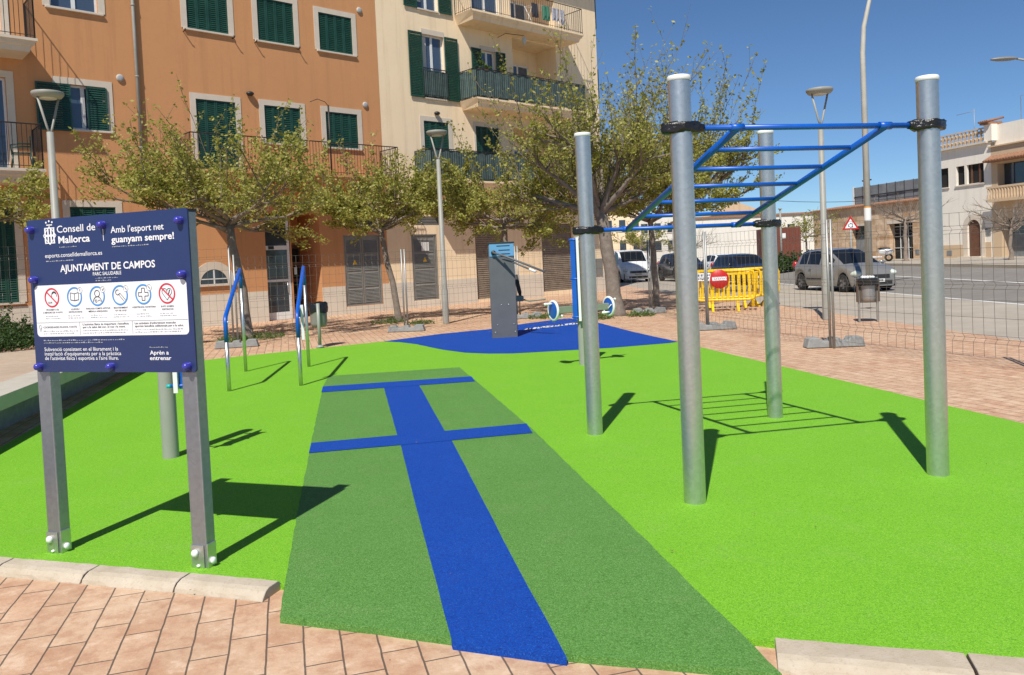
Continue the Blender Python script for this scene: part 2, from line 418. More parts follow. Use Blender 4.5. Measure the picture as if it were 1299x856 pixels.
# ------------------------------------------------------------------ ground, road, rubber
def lerp_tab(tab, y):
    if y <= tab[0][0]: return tab[0][1]
    for (a, p), (b, q) in zip(tab, tab[1:]):
        if y <= b: return p+(q-p)*(y-a)/(b-a)
    return tab[-1][1]
def sm(a, b, x):
    t = max(0, min(1, (x-a)/(b-a))); return t*t*(3-2*t)
ROAD_EDGE = [(-10, 8.3), (12, 7.95), (22, 7.7), (30, 6.4), (45, 6.3), (61, 7.8), (130, 12)]
LANE_EDGE = [(-10, 11.9), (130, 13.4)]
FAR_KERB = [(-10, 17.2), (31, 20.3), (130, 26.0)]
def tz(x, y):
    f = lerp_tab(FAR_KERB, y)
    z = -.008
    if y < 5.2 and x < 8: z -= .02*sm(5.2, 4.2, y+.29*(x-.0))
    return z+.40*sm(f-7.5, f, x)
def sheet(name, fl, fr, ys, nx, m, dz=0., zf=tz):
    b = MB(); vs = []; fs = []
    for y in ys:
        a, c = fl(y), fr(y)
        for i in range(nx+1):
            x = a+(c-a)*i/nx; vs.append((x, y, zf(x, y)+dz))
    k = nx+1
    for j in range(len(ys)-1):
        for i in range(nx): fs.append((j*k+i, j*k+i+1, (j+1)*k+i+1, (j+1)*k+i))
    b.add(vs, fs, True); o = b.build(name, m); tag(o, kind='structure'); return o
ys = [-6+i*.4 for i in range(40)]+[10+i*1.5 for i in range(80)]
sheet('pavement', lambda y: -60, lambda y: lerp_tab(ROAD_EDGE, y), [-6]+[1+i*.2 for i in range(25)]+[6.5+i*2 for i in range(62)], 160, 'paving')
sheet('parking_lane', lambda y: lerp_tab(ROAD_EDGE, y), lambda y: lerp_tab(LANE_EDGE, y), ys, 6, 'lane')
sheet('road', lambda y: lerp_tab(LANE_EDGE, y), lambda y: lerp_tab(FAR_KERB, y), ys, 14, 'asphalt')
sheet('lane_marking', lambda y: lerp_tab(LANE_EDGE, y)-.02, lambda y: lerp_tab(LANE_EDGE, y)+.16, ys, 1, 'white_line', .005)
sheet('centre_marking', lambda y: lerp_tab(FAR_KERB, y)-3.9, lambda y: lerp_tab(FAR_KERB, y)-3.76, ys, 1, 'white_line', .012)
sheet('far_kerb', lambda y: lerp_tab(FAR_KERB, y), lambda y: lerp_tab(FAR_KERB, y)+.25, ys, 1, 'kerb', 0, lambda x, y: .53)
bk = MB()
vs = []; fs = []
for y in ys: vs += [(lerp_tab(FAR_KERB, y), y, .3), (lerp_tab(FAR_KERB, y), y, .53)]
for j in range(len(ys)-1): fs.append((2*j, 2*j+1, 2*j+3, 2*j+2))
bk.add(vs, fs); tag(bk.build('kerb_face', 'kerb'), kind='structure')
sheet('far_pavement', lambda y: lerp_tab(FAR_KERB, y)+.25, lambda y: 60, ys, 4, 'lane', 0, lambda x, y: .52)
g = MB(); g.add([(-2500, -60, -.12), (2500, -60, -.12), (2500, 2800, -.12), (-2500, 2800, -.12)], [(0, 1, 2, 3)])
tag(g.build('ground', 'dirt'), kind='structure')

def flat(name, poly, z, m, thick=.0):
    """rubber sheet: top face with a small skirt"""
    bm = bmesh.new(); vs = [bm.verts.new((x, y, z)) for x, y in poly]; f = bm.faces.new(vs)
    bmesh.ops.recalc_face_normals(bm, faces=[f])
    if f.normal.z < 0: f.normal_flip()
    if thick:
        r = bmesh.ops.extrude_face_region(bm, geom=[f]); nv = [e for e in r['geom'] if isinstance(e, bmesh.types.BMVert)]
        for v in vs: v.co.z -= thick
    bmesh.ops.triangulate(bm, faces=[x for x in bm.faces if len(x.verts) > 4])
    me = bpy.data.meshes.new(name); bm.to_mesh(me); bm.free(); me.materials.append(M[m])
    o = bpy.data.objects.new(name, me); COL.objects.link(o); tag(o, kind='structure'); return o
def wob(pts, step=.12, amp=.006):
    """hand-cut edge: resample a polygon with a slight wander"""
    out = []
    for i, p in enumerate(pts):
        q = pts[(i+1) % len(pts)]; L = math.hypot(q[0]-p[0], q[1]-p[1]); k = max(1, int(L/step))
        for j in range(k):
            t = j/k; a = amp if j else 0
            out.append((p[0]+(q[0]-p[0])*t+random.uniform(-a, a), p[1]+(q[1]-p[1])*t+random.uniform(-a, a)))
    return out
# edge points of the blue field
blue_top = [G(487, 433), G(560, 423.4), G(624.4, 417.2), G(659.8, 411.4), G(705.5, 405.3), G(722, 403.8), G(757.5, 408.9), G(805, 421.5), G(860, 433.5)]
blue_bot = [G(850, 435), G(775, 441.2), G(700, 445.5), G(650, 448.3), G(620, 448.5), G(590, 447.3), G(565, 444), G(545, 440.2), G(529, 436.6), G(508, 434)]
kx, ky = .963, -.2711       # direction of the front kerb line
outer = [(-4.42, 4.97), (-3.07, 4.55), G(356, 741), (1.0, 3.17), (1.87, 2.93), (5.15, 2.0), (4.363, 6.76), (3.7, 10.4)]
outer += [blue_top[-1]]+blue_top[-2::-1]+[(-5.84, 15.0), (-6.85, 14.55)]
flat('rubber_surface', wob(outer), .0, 'lime', .09)
flat('blue_rubber_field', wob(blue_top+blue_bot, .25, .01), .004, 'blue')
track = [G(355, 783), G(480, 797.5), G(720, 831), G(992, 856), G(830, 696), G(677, 546), G(608, 487), G(583, 466), G(417, 477), G(409.6, 491), G(393, 570), G(372, 680)]
flat('dark_green_track', wob(track, .1, .004), .004, 'green', .05)
cen = [G(574, 816), G(719, 836), G(652, 712), G(604.6, 620), G(574, 561), G(564.7, 548), G(530.8, 487.5), G(487, 491.5), G(503.8, 551.7), G(509.3, 568), G(522, 620), G(547, 715)]
flat('blue_centre_stripe', wob(cen, .3, .0025), .0065, 'blue', .05)
flat('blue_cross_stripe', wob([G(394.8, 562.8), G(504, 552.9), G(565, 547.5), G(668, 538), G(675.6, 550), G(510, 565.2), G(391.8, 575.7)], .3, .0025), .009, 'blue')
flat('blue_cross_stripe', wob([G(409.6, 490.8), G(598, 477.9), G(602.7, 484.2), G(407.7, 498.2)], .3, .0025), .009, 'blue')
# scuffed white lettering lying on the blue field
p0 = Vector((*G(665, 419), .009)); p1 = Vector((*G(738, 410.5), .009)); up_ = Vector((*G(672, 412.5), .009))-p0
dirx = (p1-p0)/9.2
bm_ = MB()
glyph = {'A': [(0,0,.5,1),(.5,1,1,0),(.25,.4,.75,.4)], 'T': [(.5,0,.5,1),(0,1,1,1)], 'I': [(.5,0,.5,1)], 'Z': [(0,1,1,1),(1,1,0,0),(0,0,1,0)], 'N': [(0,0,0,1),(0,1,1,0),(1,0,1,1)], 'O': [(0,0,0,1),(0,1,1,1),(1,1,1,0),(1,0,0,0)], 'R': [(0,0,0,1),(0,1,1,.9),(1,.9,1,.5),(1,.5,0,.5),(.4,.5,1,0)]}
yv = up_.normalized()*.42
for i, ch in enumerate("AINZAATON"):
    o_ = p0+dirx*(i*1.02+.1)
    for x0, y0, x1, y1 in glyph[ch]:
        a = o_+dirx*.72*x0+yv*y0; b_ = o_+dirx*.72*x1+yv*y1; d = (b_-a).normalized(); nn = Vector((-d.y, d.x, 0))*.035
        bm_.add([a-nn, b_-nn, b_+nn, a+nn], [(0, 1, 2, 3)])
tag(bm_.build('floor_lettering', 'label_white'), kind='structure')

# kerb stones ------------------------------------------------------------
def kerb_stone(name, p, q, m='kerb', label=None, wdt=.155):
    p = Vector((*p, 0)); q = Vector((*q, 0)); L = (q-p).length; d = (q-p).normalized(); nrm = Vector((d.y, -d.x, 0))   # outward = towards viewer
    prof = [(0, -.1), (0, .012), (.02, .026), (wdt-.06, .024), (wdt-.03, .014), (wdt-.008, -.006), (wdt, -.025), (wdt+.004, -.14)]
    b = MB(); n = 9; vs = []; fs = []
    for i in range(n+1):
        for u, z in prof:
            jit = random.uniform(-.0035, .0035)
            vs.append(p+d*(L*i/n)+nrm*(u+jit)+Vector((0, 0, z+random.uniform(-.002, .002))))
    k = len(prof)
    for i in range(n):
        for j in range(k-1): fs.append((i*k+j, (i+1)*k+j, (i+1)*k+j+1, i*k+j+1))
    fs += [tuple(range(k)), tuple(range(n*k, n*k+k))[::-1]]
    b.add(vs, fs, False); o = b.build(name, m, bevel=.004); tag(o, kind='structure'); return o
KL = [(-4.9, 5.105), (-4.05, 4.85), (-3.31, 4.63), (-2.67, 4.435), (-1.97, 4.225), (-1.25, 4.0)]
cut = [(-4.9, 5.11), G(22, 711.5), G(130, 720.5), G(245, 730.5), G(357, 741)]
for a, b_ in zip(cut, cut[1:]):
    a = Vector(a); b2 = Vector(b_); d = (b2-a).normalized(); kerb_stone('kerb', a+d*.006, b2-d*.006)
a0 = Vector((1.0, 3.17)); dd = Vector((.96, -.266)).normalized()
for i in range(4): kerb_stone('kerb', a0+dd*(i*.70+.006), a0+dd*(i*.70+.694), wdt=.2)

# ------------------------------------------------------------------ sheared bench wall and planter
wd = Vector((-.227, .974, 0)).normalized(); wn = Vector((.974, .227, 0)).normalized()
W0 = Vector((-5.01, 7.05, 0))
ang = math.atan2(wd.y, wd.x)
bench = empty('planter_bench', W0, ang, 'long pale concrete bench wall with overhanging slab at left of the lime green surface', 'bench wall')
b = MB(); b.box((-5.2, 0, .33), (-.004, .46, .48)); b.box((.004, 0, .33), (3.99, .46, .48)); b.box((4.0, 0, .33), (7.9, .46, .48)); b.build('slab', 'concrete', bench, bevel=.008)
b = MB(); b.box((-5.1, .33, -.05), (7.8, .44, .33)); b.build('wall', 'grey_block', bench)
b = MB(); b.box((-5.2, .40, -.02), (7.9, 7.0, .40)); o = b.build('planting_bed', 'soil'); o.location = W0; o.rotation_euler = (0, 0, ang); tag(o, kind='structure')

# ------------------------------------------------------------------ information board
A = Vector((-2.829, 4.647)); sang = math.atan2(-.3285, .9445)
sg = empty('information_board', (A.x, A.y, 0), sang, 'large navy blue information board on two square steel posts in the left foreground', 'sign')
def post(x):
    p = MB(); p.box((x, 0, -.05), (x+.10, .072, 1.955)); o = p.build('post', 'sign_steel', sg, bevel=.006)
    q = MB(); q.box((x-.003, -.008, 0), (x+.083, -.001, .125)); q.box((x+.101, -.004, 0), (x+.108, .066, .135)); q.build('foot_bracket', 'galv', o, bevel=.003)
    k = MB(); k.ball((x+.030, -.016, .082), (.021, .016, .021)); k.ball((x+.045, -.010, .012), (.011, .008, .008))
    k.ball((x+.114, .03, .035), (.014, .019, .019)); k.build('bolt', 'white_plastic', o)
    
    c = MB(); c.box((x-.002, -.002, 1.955), (x+.102, .074, 1.968)); c.build('end_cap', 'trim', o)
post(0); post(1.06)
def rrect(x0, x1, z0, z1, r, n=6):
    pts = []
    for cx_, cz_, a0_ in ((x1-r, z1-r, 0), (x0+r, z1-r, 90), (x0+r, z0+r, 180), (x1-r, z0+r, 270)):
        for i in range(n+1): pts.append((cx_+r*math.cos(R(a0_+90*i/n)), cz_+r*math.sin(R(a0_+90*i/n))))
    return pts
pb = MB(); pb.prism(rrect(.024, 1.182, 1.081, 1.969, .022), -.022, -.010); panel = pb.build('panel', 'navy', sg, bevel=.0015)
lb = MB(); lb.prism(rrect(.055, 1.150, 1.288, 1.586, .025), -.0235, -.0215); lb.build('white_label', 'label_white', panel)
bc = MB()
for x, z in [(.060, 1.911), (.598, 1.911), (1.133, 1.904), (.062, 1.621), (1.131, 1.614), (.058, 1.114), (.598, 1.115), (1.131, 1.116)]:
    one = MB(); one.lathe([(.0, -.040), (.011, -.038), (.018, -.031), (.022, -.015), (.023, 0)], 16, TR(x, -.022, z, rx=R(-90))); one.build('bolt_cap', 'bolt_blue', panel)
YT = -.0236; YL = -.0252
def T_(body, x, z, wdt, h, m='label_white', bold=0., y=YT, align='L'): return text(body, x, z, wdt, h, m, panel, y, 'lettering', bold, align)
T_("Consell de", .256, 1.885, .285, .040, bold=.006)
T_("Mallorca", .262, 1.824, .235, .040, bold=.020)
T_("esports.conselldemallorca.es", .153, 1.745, .427, .024, bold=.003)
T_("AJUNTAMENT DE CAMPOS", .262, 1.660, .685, .039, bold=.020)
T_("PARC SALUDABLE", .503, 1.630, .205, .019, bold=.01)
T_("Amb l'esport net", .651, 1.862, .370, .036, bold=.008)
T_("guanyam sempre!", .652, 1.808, .435, .036, bold=.022)
T_("Subvenció consistent en el lliurament i la", .101, 1.204, .55, .021, bold=.003)
T_("instal·lació d'equipaments per a la pràctica", .101, 1.178, .57, .021, bold=.003)
T_("de l'activitat física i esportiva a l'aire lliure.", .101, 1.152, .55, .021, bold=.003)
T_("Aprèn a", .874, 1.180, .130, .022, bold=.016); T_("entrenar", .872, 1.150, .148, .022, bold=.016)
def dashes(x0, x1, z, h, m, y, seed):
    rr = random.Random(seed); q = MB(); x = x0
    while x < x1:
        l_ = rr.uniform(.004, .016); a = rr.uniform(.3, 1)
        q.add([(x, y, z), (x+l_, y, z), (x+l_, y, z+h*a), (x, y, z+h*a)], [(0, 1, 2, 3)]); x += l_+rr.uniform(.002, .007)
    q.build('fine_print', m, panel)
dashes(.267, .40, 1.799, .006, 'ink_grey', YT, 1); dashes(.158, .36, 1.722, .006, 'ink_grey', YT, 2)
dashes(.655, .90, 1.783, .006, 'ink_grey', YT, 3); dashes(.52, .68, 1.612, .006, 'ink_grey', YT, 4); dashes(.52, .63, 1.598, .006, 'ink_grey', YT, 5)
dashes(.10, .70, 1.263, .007, 'ink_grey', YT, 6); dashes(.10, .53, 1.249, .007, 'ink_grey', YT, 7); dashes(.875, 1.0, 1.218, .006, 'ink_grey', YT, 8)
# crest of the council
cr = MB()
def q2(mb, x0, z0, x1, z1, wd_, y):
    d = Vector((x1-x0, 0, z1-z0)); L = d.length; d.normalize(); nn = Vector((-d.z, 0, d.x))*wd_*.5; a = Vector((x0, y, z0)); c = Vector((x1, y, z1))
    mb.add([a-nn, c-nn, c+nn, a+nn], [(0, 1, 2, 3)])
for i, xx in enumerate((.165, .187, .209, .231)):
    q2(cr, xx, 1.830, xx, 1.915, .011, YT)
for a, c in (((.199, 1.925), (.247, 1.872)), ((.247, 1.872), (.199, 1.820)), ((.199, 1.820), (.151, 1.872)), ((.151, 1.872), (.199, 1.925))): q2(cr, *a, *c, .005, YT-.0004)
q2(cr, .160, 1.915, .238, 1.915, .006, YT); q2(cr, .160, 1.829, .238, 1.829, .006, YT); q2(cr, .160, 1.872, .238, 1.872, .012, YT-.0002)
q2(cr, .178, 1.933, .222, 1.933, .006, YT); 
for xx, zz in ((.176, 1.948), (.199, 1.955), (.222, 1.948)): cr.add([(xx+.006*math.cos(k), YT, zz+.006*math.sin(k)) for k in [i*math.pi/5 for i in range(10)]], [tuple(range(10))])
q2(cr, .596, 1.822, .596, 1.887, .004, YT)
cr.build('crest', 'label_white', panel)
# icons
def ring(mb, x, z, r, wd_, y, a0=0, a1=360, n=40, sx=.84):
    vs = []; fs = []
    for i in range(n+1):
        a = R(a0+(a1-a0)*i/n)
        for rr in (r-wd_/2, r+wd_/2): vs.append((x+rr*sx*math.cos(a)*1.18, y, z+rr*math.sin(a)))
    fs = [(2*i, 2*i+1, 2*i+3, 2*i+2) for i in range(n)]
    mb.add(vs, fs)
ICX = [.185, .357, .525, .690, .854, 1.017]; ICZ = 1.514; IR = .052
redr = MB(); blr = MB(); ik = MB(); gk = MB()
for i, x in enumerate(ICX):
    if i in (0, 5):
        redr = MB(); ring(redr, x, ICZ, IR, .009, YL); q2(redr, x-.040, ICZ+.036, x+.040, ICZ-.036, .008, YL-.0006); redr.build('pictogram_ring', 'red_ink', panel)
    else:
        blr = MB(); ring(blr, x, ICZ, IR, .009, YL, 62, 385); blr.build('pictogram_ring', 'cyan_ink', panel)
        ring(gk, x+.043, ICZ+.036, .017, .0025, YL-.0004)
x = ICX[0]; ring(ik, x+.018, ICZ+.012, .019, .003, YL, -20, 200); ring(ik, x+.018, ICZ+.017, .015, .009, YL-.0002, 20, 160)
text("0-14", x-.028, ICZ-.034, .028, .012, 'ink', panel, YL-.0002, 'lettering', .02)
ik.build('pictogram', 'ink', panel); ik = MB(); x = ICX[1]
for s_ in (-1, 1): 
    q2(ik, x, ICZ-.022, x+s_*.030, ICZ-.017, .004, YL); q2(ik, x+s_*.030, ICZ-.018, x+s_*.030, ICZ+.024, .003, YL); q2(ik, x, ICZ+.018, x+s_*.030, ICZ+.024, .003, YL)
q2(ik, x, ICZ-.022, x, ICZ+.018, .003, YL); q2(ik, x+.043, ICZ+.030, x+.043, ICZ+.045, .0025, YL-.0006)
ik.build('pictogram', 'ink', panel); ik = MB(); x = ICX[2]; ring(ik, x, ICZ+.014, .018, .004, YL); ring(ik, x, ICZ-.034, .030, .004, YL, 0, 180); ring(ik, x-.010, ICZ-.028, .007, .003, YL); ring(ik, x+.014, ICZ-.030, .007, .003, YL, 0, 180)
q2(ik, x+.038, ICZ+.036, x+.043, ICZ+.030, .003, YL-.0006); q2(ik, x+.043, ICZ+.030, x+.050, ICZ+.044, .003, YL-.0006)
ik.build('pictogram', 'ink', panel); ik = MB(); x = ICX[3]; ring(ik, x-.016, ICZ+.016, .014, .004, YL, 60, 400-60); q2(ik, x-.010, ICZ+.004, x+.026, ICZ-.034, .003, YL); q2(ik, x+.000, ICZ+.012, x+.036, ICZ-.026, .003, YL)
q2(ik, x+.038, ICZ+.042, x+.048, ICZ+.030, .004, YL-.0006)
ik.build('pictogram', 'ink', panel); ik = MB(); x = ICX[4]
cp = [(-.010, -.034), (.010, -.034), (.010, -.010), (.034, -.010), (.034, .010), (.010, .010), (.010, .034), (-.010, .034), (-.010, .010), (-.034, .010), (-.034, -.010), (-.010, -.010)]
for (a, c), (e, f_) in zip(cp, cp[1:]+cp[:1]): q2(ik, x+a, ICZ+c, x+e, ICZ+f_, .0035, YL)
q2(ik, x+.038, ICZ+.042, x+.048, ICZ+.030, .004, YL-.0006)
ik.build('pictogram', 'ink', panel); ik = MB(); x = ICX[5]; ring(ik, x-.016, ICZ+.010, .017, .003, YL, 0, 200); ring(ik, x+.016, ICZ+.010, .017, .003, YL, -20, 180)
q2(ik, x-.033, ICZ+.004, x, ICZ-.036, .003, YL); q2(ik, x+.033, ICZ+.004, x, ICZ-.036, .003, YL); q2(ik, x+.02, ICZ+.02, x+.01, ICZ-.004, .006, YL)
ik.build('pictogram', 'ink', panel); gk.build('pictogram_badge', 'ink_grey', panel)
caps = [("PROHIBIT L'ÚS", "A MENORS DE 14 ANYS"), ("LLEGIU", "INSTRUCCIONS"), ("TINGUI EN COMPTE APTITUD", "MÈDICA ADEQUADA"), ("MANTENIMENT", "971 90 19 87"), ("ASSISTÈNCIA SANITÀRIA", "112"), ("EVITI SOBRE-", "ESFORÇOS")]
wds = [(.095, .15), (.06, .10), (.18, .14), (.10, .08), (.165, .02), (.09, .075)]
for x, (c1, c2), (w1, w2) in zip(ICX, caps, wds):
    text(c1, x, 1.440, w1, .0085, 'ink', panel, YL, 'lettering', .01, 'C'); text(c2, x, 1.424, w2, .0085, 'ink', panel, YL, 'lettering', .01, 'C')
    dashes(x-.055, x+.03, 1.405, .005, 'ink_grey', YL, int(x*100)); dashes(x-.055, x+.05, 1.392, .005, 'ink_grey', YL, int(x*100)+1)
ln = MB(); q2(ln, .057, 1.370, 1.148, 1.370, .0022, YL); q2(ln, .383, 1.296, .383, 1.370, .0022, YL); q2(ln, .765, 1.296, .765, 1.370, .0022, YL)
ring(ln, .083, 1.345, .010, .003, YL); q2(ln, .075, 1.340, .083, 1.318, .0025, YL); q2(ln, .091, 1.340, .083, 1.318, .0025, YL)
ln.build('table_lines', 'ink_grey', panel)
T_("COORDENADES PLÀNOL CONTE", .105, 1.338, .255, .010, 'ink', .005, YL)
T_("L'activitat física és important i beneficia", .405, 1.350, .335, .011, 'ink', .008, YL); T_("per a la salut del cor, el cos i la ment.", .405, 1.334, .31, .011, 'ink', .008, YL)
T_("Les activitats d'enfortiment muscular", .782, 1.350, .285, .011, 'ink', .008, YL); T_("aporten beneficis addicionals per a la salut.", .782, 1.334, .335, .011, 'ink', .008, YL)
for i, (a, c) in enumerate(((.105, .355), (.405, .73), (.782, 1.12))):
    dashes(a, c, 1.318, .006, 'ink_grey', YL, 40+i); dashes(a, c-.03, 1.304, .006, 'ink_grey', YL, 50+i)

# ------------------------------------------------------------------ monkey bars
o_ = Vector((1.116, 5.035, 0)); ma = .1984; MW, MD, MH, H1, H2 = 1.7963, 2.1361, 2.7243, 2.3949, 1.8475
mk = empty('monkey_bars', o_, ma, 'tall galvanised four post monkey bars with sloping blue ladder on lime green surface', 'climbing frame')
def cylz(mb, x, y, z0, z1, r, n=32): mb.lathe([(0, z0), (r, z0), (r, z1), (0, z1)], n, TR(x, y, 0)); return mb
for (x, y), hb in (((0, 0), H1), ((MW, 0), H1), ((0, MD), H2), ((MW, MD), H2)):
    p = MB(); p.lathe([(.0702, -.05), (.0702, MH-.03)], 40, TR(x, y, 0)); po = p.build('post', 'galv', mk)
    c = MB(); c.lathe([(.071, MH-.034), (.0745, MH-.030), (.0745, MH-.012), (.070, MH-.002), (.0, MH)], 40, TR(x, y, 0)); c.build('cap', 'white_plastic', po)
    sgn = 1 if x == 0 else -1
    k = MB()
    # plastic-wrapped clamp: collar plus arms to both sides, lumpy
    vs = []; fs = []; N = 28; Z = 7
    for j in range(Z+1):
        z = hb-.034+.068*j/Z
        for i in range(N):
            a = 2*math.pi*i/N; e = abs(math.cos(a))
            rr = .082+.050*max(0, e-.72)/.28*(1.0 if (math.cos(a)*sgn < 0) else 1.2)+random.uniform(-.006, .006)
            if j in (0, Z): rr -= .012
            vs.append((x+rr*math.cos(a), y+min(.084, rr)*math.sin(a), z+random.uniform(-.005, .005)))
    for j in range(Z):
        for i in range(N): q = (i+1) % N; fs.append((j*N+i, j*N+q, (j+1)*N+q, (j+1)*N+i))
    fs += [tuple(range(N)), tuple(range(Z*N, Z*N+N))]
    k.add(vs, fs, True)
    k.tube([(x+sgn*.06, y, hb), (x+sgn*.12, y, hb+.002), (x+sgn*.155, y, hb)], [.034, .031, .026], 10)
    k.build('wrapped_clamp', 'black_wrap', po)
def bar(p, q, r, name='bar'): 
    b_ = MB(); b_.tube([p, q], r, 16); return b_.build(name, 'bluepaint', mk)
bar((.13, 0, H1), (MW-.13, 0, H1), .019); bar((.13, MD, H2), (MW-.13, MD, H2), .019)
rx = (.215*MW, .815*MW)
n0 = Vector((0, 0, H1)); n1 = Vector((0, MD, H2))
for x in rx:
    b_ = MB(); b_.tube([(x, .0, H1-.004), (x, MD, H2-.004)], .0245, 16)
    rl = b_.build('side_rail', 'bluepaint', mk)
    s_ = MB(); s_.tube([(x-.045, 0, H1), (x+.045, 0, H1)], .026, 16); s_.tube([(x-.045, MD, H2), (x+.045, MD, H2)], .026, 16); s_.build('sleeve', 'bluepaint', rl)
for i in range(1, 6):
    t = i/6; y = MD*t; z = H1+(H2-H1)*t; bar((rx[0], y, z), (rx[1], y, z), .0165, 'rung')

# ------------------------------------------------------------------ pendulum station (discs) and its twin post
def station(name, loc, rz, label, H=1.78, plate_z=(.80, 1.76), arm=True, dx=0.):
    e = empty(name, (*loc, 0), rz, label, 'exercise equipment')
    m_ = 1 if arm else -1
    p = MB(); p.lathe([(.070, -.03), (.070, H-.02), (.066, H), (0, H+.004)], 28); p.build('post', 'pole_grey', e)
    pb_ = MB(); z0, z1 = plate_z
    pb_.box((dx-.135*m_, -.125, z0), (dx-.055*m_, -.110, z1)); pb_.box((dx-.072*m_, -.125, z0), (dx-.055*m_, .03, z1)); pl_ = pb_.build('instruction_plate', 'bluepaint', e, bevel=.004)
    q = MB(); q.box((dx-.048*m_, -.155, z0-.03), (dx-.010*m_, -.145, z1+.01)); q.box((dx-.048*m_, -.145, z0), (dx-.040*m_, -.08, z1)); q.build('white_edge', 'white_plastic', pl_, bevel=.002)
    for zz in (z0+.03, (z0*1.0+z1)/2, z1-.02):
        r_ = MB(); r_.tube([(dx-.15*m_, -.12, zz), (dx+.02*m_, -.12, zz)], .014, 10); r_.build('plate_bracket', 'bluepaint', pl_)
        r2 = MB(); r2.tube([(dx+.02*m_, -.12, zz), (dx+.055*m_, -.12, zz)], .017, 10); r2.build('cap', 'teal', pl_)
    if arm:
        a = MB(); a.box((-.47, -.03, .80), (.50, .03, .90)); a.build('cross_arm', 'pale_green', e, bevel=.006).rotation_euler.z = R(30)
        for sx in (-1, 1):
            x = sx*.49
            d = MB(); d.lathe([(0, -.012), (.115, -.012), (.13, -.006), (.13, .006), (.115, .012), (0, .012)], 32, TR(x, 0, .85, ry=R(90))); dk = d.build('disc', 'bluepaint', e); dk.rotation_euler.z = R(30)
            r_ = MB(); 
            r_.lathe([(.128, -.014), (.152, -.016), (.156, 0), (.152, .016), (.128, .014), (.128, -.014)], 36, TR(x, 0, .85, ry=R(90))); r_.build('rim', 'white_plastic', dk)
            for zz, s2 in ((.95, 1), (.76, -1)):
                h = MB(); h.tube([(x-.12 if s2*sx < 0 else x-.01, .02*s2, zz), (x+.01 if s2*sx < 0 else x+.13, .02*s2, zz)], .017, 10); h.ball((x+(.13 if s2*sx > 0 else -.12), .02*s2, zz), .022, n=6); h.build('handle', 'white_plastic', dk)
            r3 = MB(); r3.tube([(x-sx*.02, -.10, .88), (x-sx*.03, 0, .80), (x-sx*.02, .08, .82)], .008, 6); r3.build('cable', 'white_plastic', dk)
    return e
station('arm_wheel_station', (1.03, 11.83), R(-3), 'grey post with cross arm and two blue discs with white rims behind the monkey bars', H=1.93, plate_z=(.70, 1.90))
station('fitness_post', (-3.105, 6.98), R(4), 'plain grey round post with blue plate standing right behind the information board', H=1.42, plate_z=(.62, 1.38), arm=False, dx=.10)

# ------------------------------------------------------------------ handrails
def handrail(a, b2, label, plate=False):
    a = Vector((*a, 0)); b2 = Vector((*b2, 0)); L = (b2-a).length; rz = math.atan2(b2.y-a.y, b2.x-a.x)
    e = empty('stretching_rail', a, rz, label, 'exercise rail', 'bent blue stretching rails on steel legs')
    for x, z in ((0, .70), (L, 1.40)):
        p = MB(); p.tube([(x, 0, -.03), (x, 0, z)], .027, 14); p.build('leg', 'galv', e)
    r_ = MB(); pts = [(0, 0, .68), (0, 0, .93), (.02, 0, .99), (.06, 0, 1.03), (L-.10, 0, 1.655), (L-.05, 0, 1.665), (L-.01, 0, 1.63), (L, 0, 1.57), (L, 0, 1.37)]
    r_.tube(pts, .030, 14); r_.build('rail', 'bluepaint', e)
    s_ = MB(); s_.ball((0, -.03, .95), .012, n=5); s_.build('rivet', 'white_plastic', e)
    if plate:
        p = MB(); p.box((.25, -.07, .62), (.255, -.03, 1.12)); p.build('plate', 'white_plastic', e)
handrail(G(291, 496), G(312, 471), 'left bent blue rail on two steel legs, nearer the information board')
handrail(G(382, 489), G(392, 465), 'right bent blue rail on two steel legs, in front of the litter bin', True)

# ------------------------------------------------------------------ grey upright exerciser
mc = empty('press_machine', (-.19, 16.62, 0), R(6), 'tall grey slab exercise machine with light blue top and seat standing on the blue field', 'exercise equipment')
b = MB(); b.box((-.27, -.0, -.02), (.27, .16, 1.99)); sb = b.build('body', 'machine_grey', mc, bevel=.012)
b = MB(); b.box((-.255, -.012, 1.72), (.265, -.002, 1.995)); bp_ = b.build('top_panel', 'machine_blue', sb, bevel=.004)
for zz, x0 in ((1.93, -.10), (1.84, -.06), (1.76, -.02)):
    q = MB(); q.box((x0, -.016, zz), (.18, -.013, zz+.018)); q.build('slot', 'trim', sb)
b = MB(); b.box((-.285, -.018, 1.985), (.28, .175, 2.02)); b.build('top_cap', 'trim', sb, bevel=.004)
b = MB(); b.lathe([(0, 0), (.05, 0), (.05, .05), (0, .05)], 18, TR(-.17, -.012, 1.80, rx=R(90))); b.build('pivot', 'trim', mc)
b = MB(); b.tube([(-.17, -.06, 1.80), (.05, -.22, 1.72), (.80, -.75, 1.36)], .022, 12); b.build('lever', 'machine_grey', mc)
b = MB(); b.tube([(.02, -.06, 1.66), (.22, -.3, 1.58), (.52, -.62, 1.42)], .019, 12); lv = b.build('lever', 'machine_grey', mc)
b = MB(); b.tube([(.50, -.605, 1.43), (.62, -.70, 1.37)], .023, 12); b.build('grip', 'white_plastic', lv)
for (x, z) in ((-.15, .28), (.2, .28), (-.05, .7), (.1, .7), (-.2, .12), (.22, .12)):
    q = MB(); q.ball((x, -.004, z), (.012, .006, .012), n=5); q.build('bolt', 'galv', mc)
b = MB(); b.box((.22, .55, .72), (.50, .95, .84)); st = b.build('seat', 'pale_green', mc, bevel=.02)
b = MB(); b.box((.27, .5, -.02), (.33, .56, .72)); b.tube([(-.05, .18, .4), (.3, .75, .74)], .03, 10); b.build('seat_frame', 'machine_grey', mc)
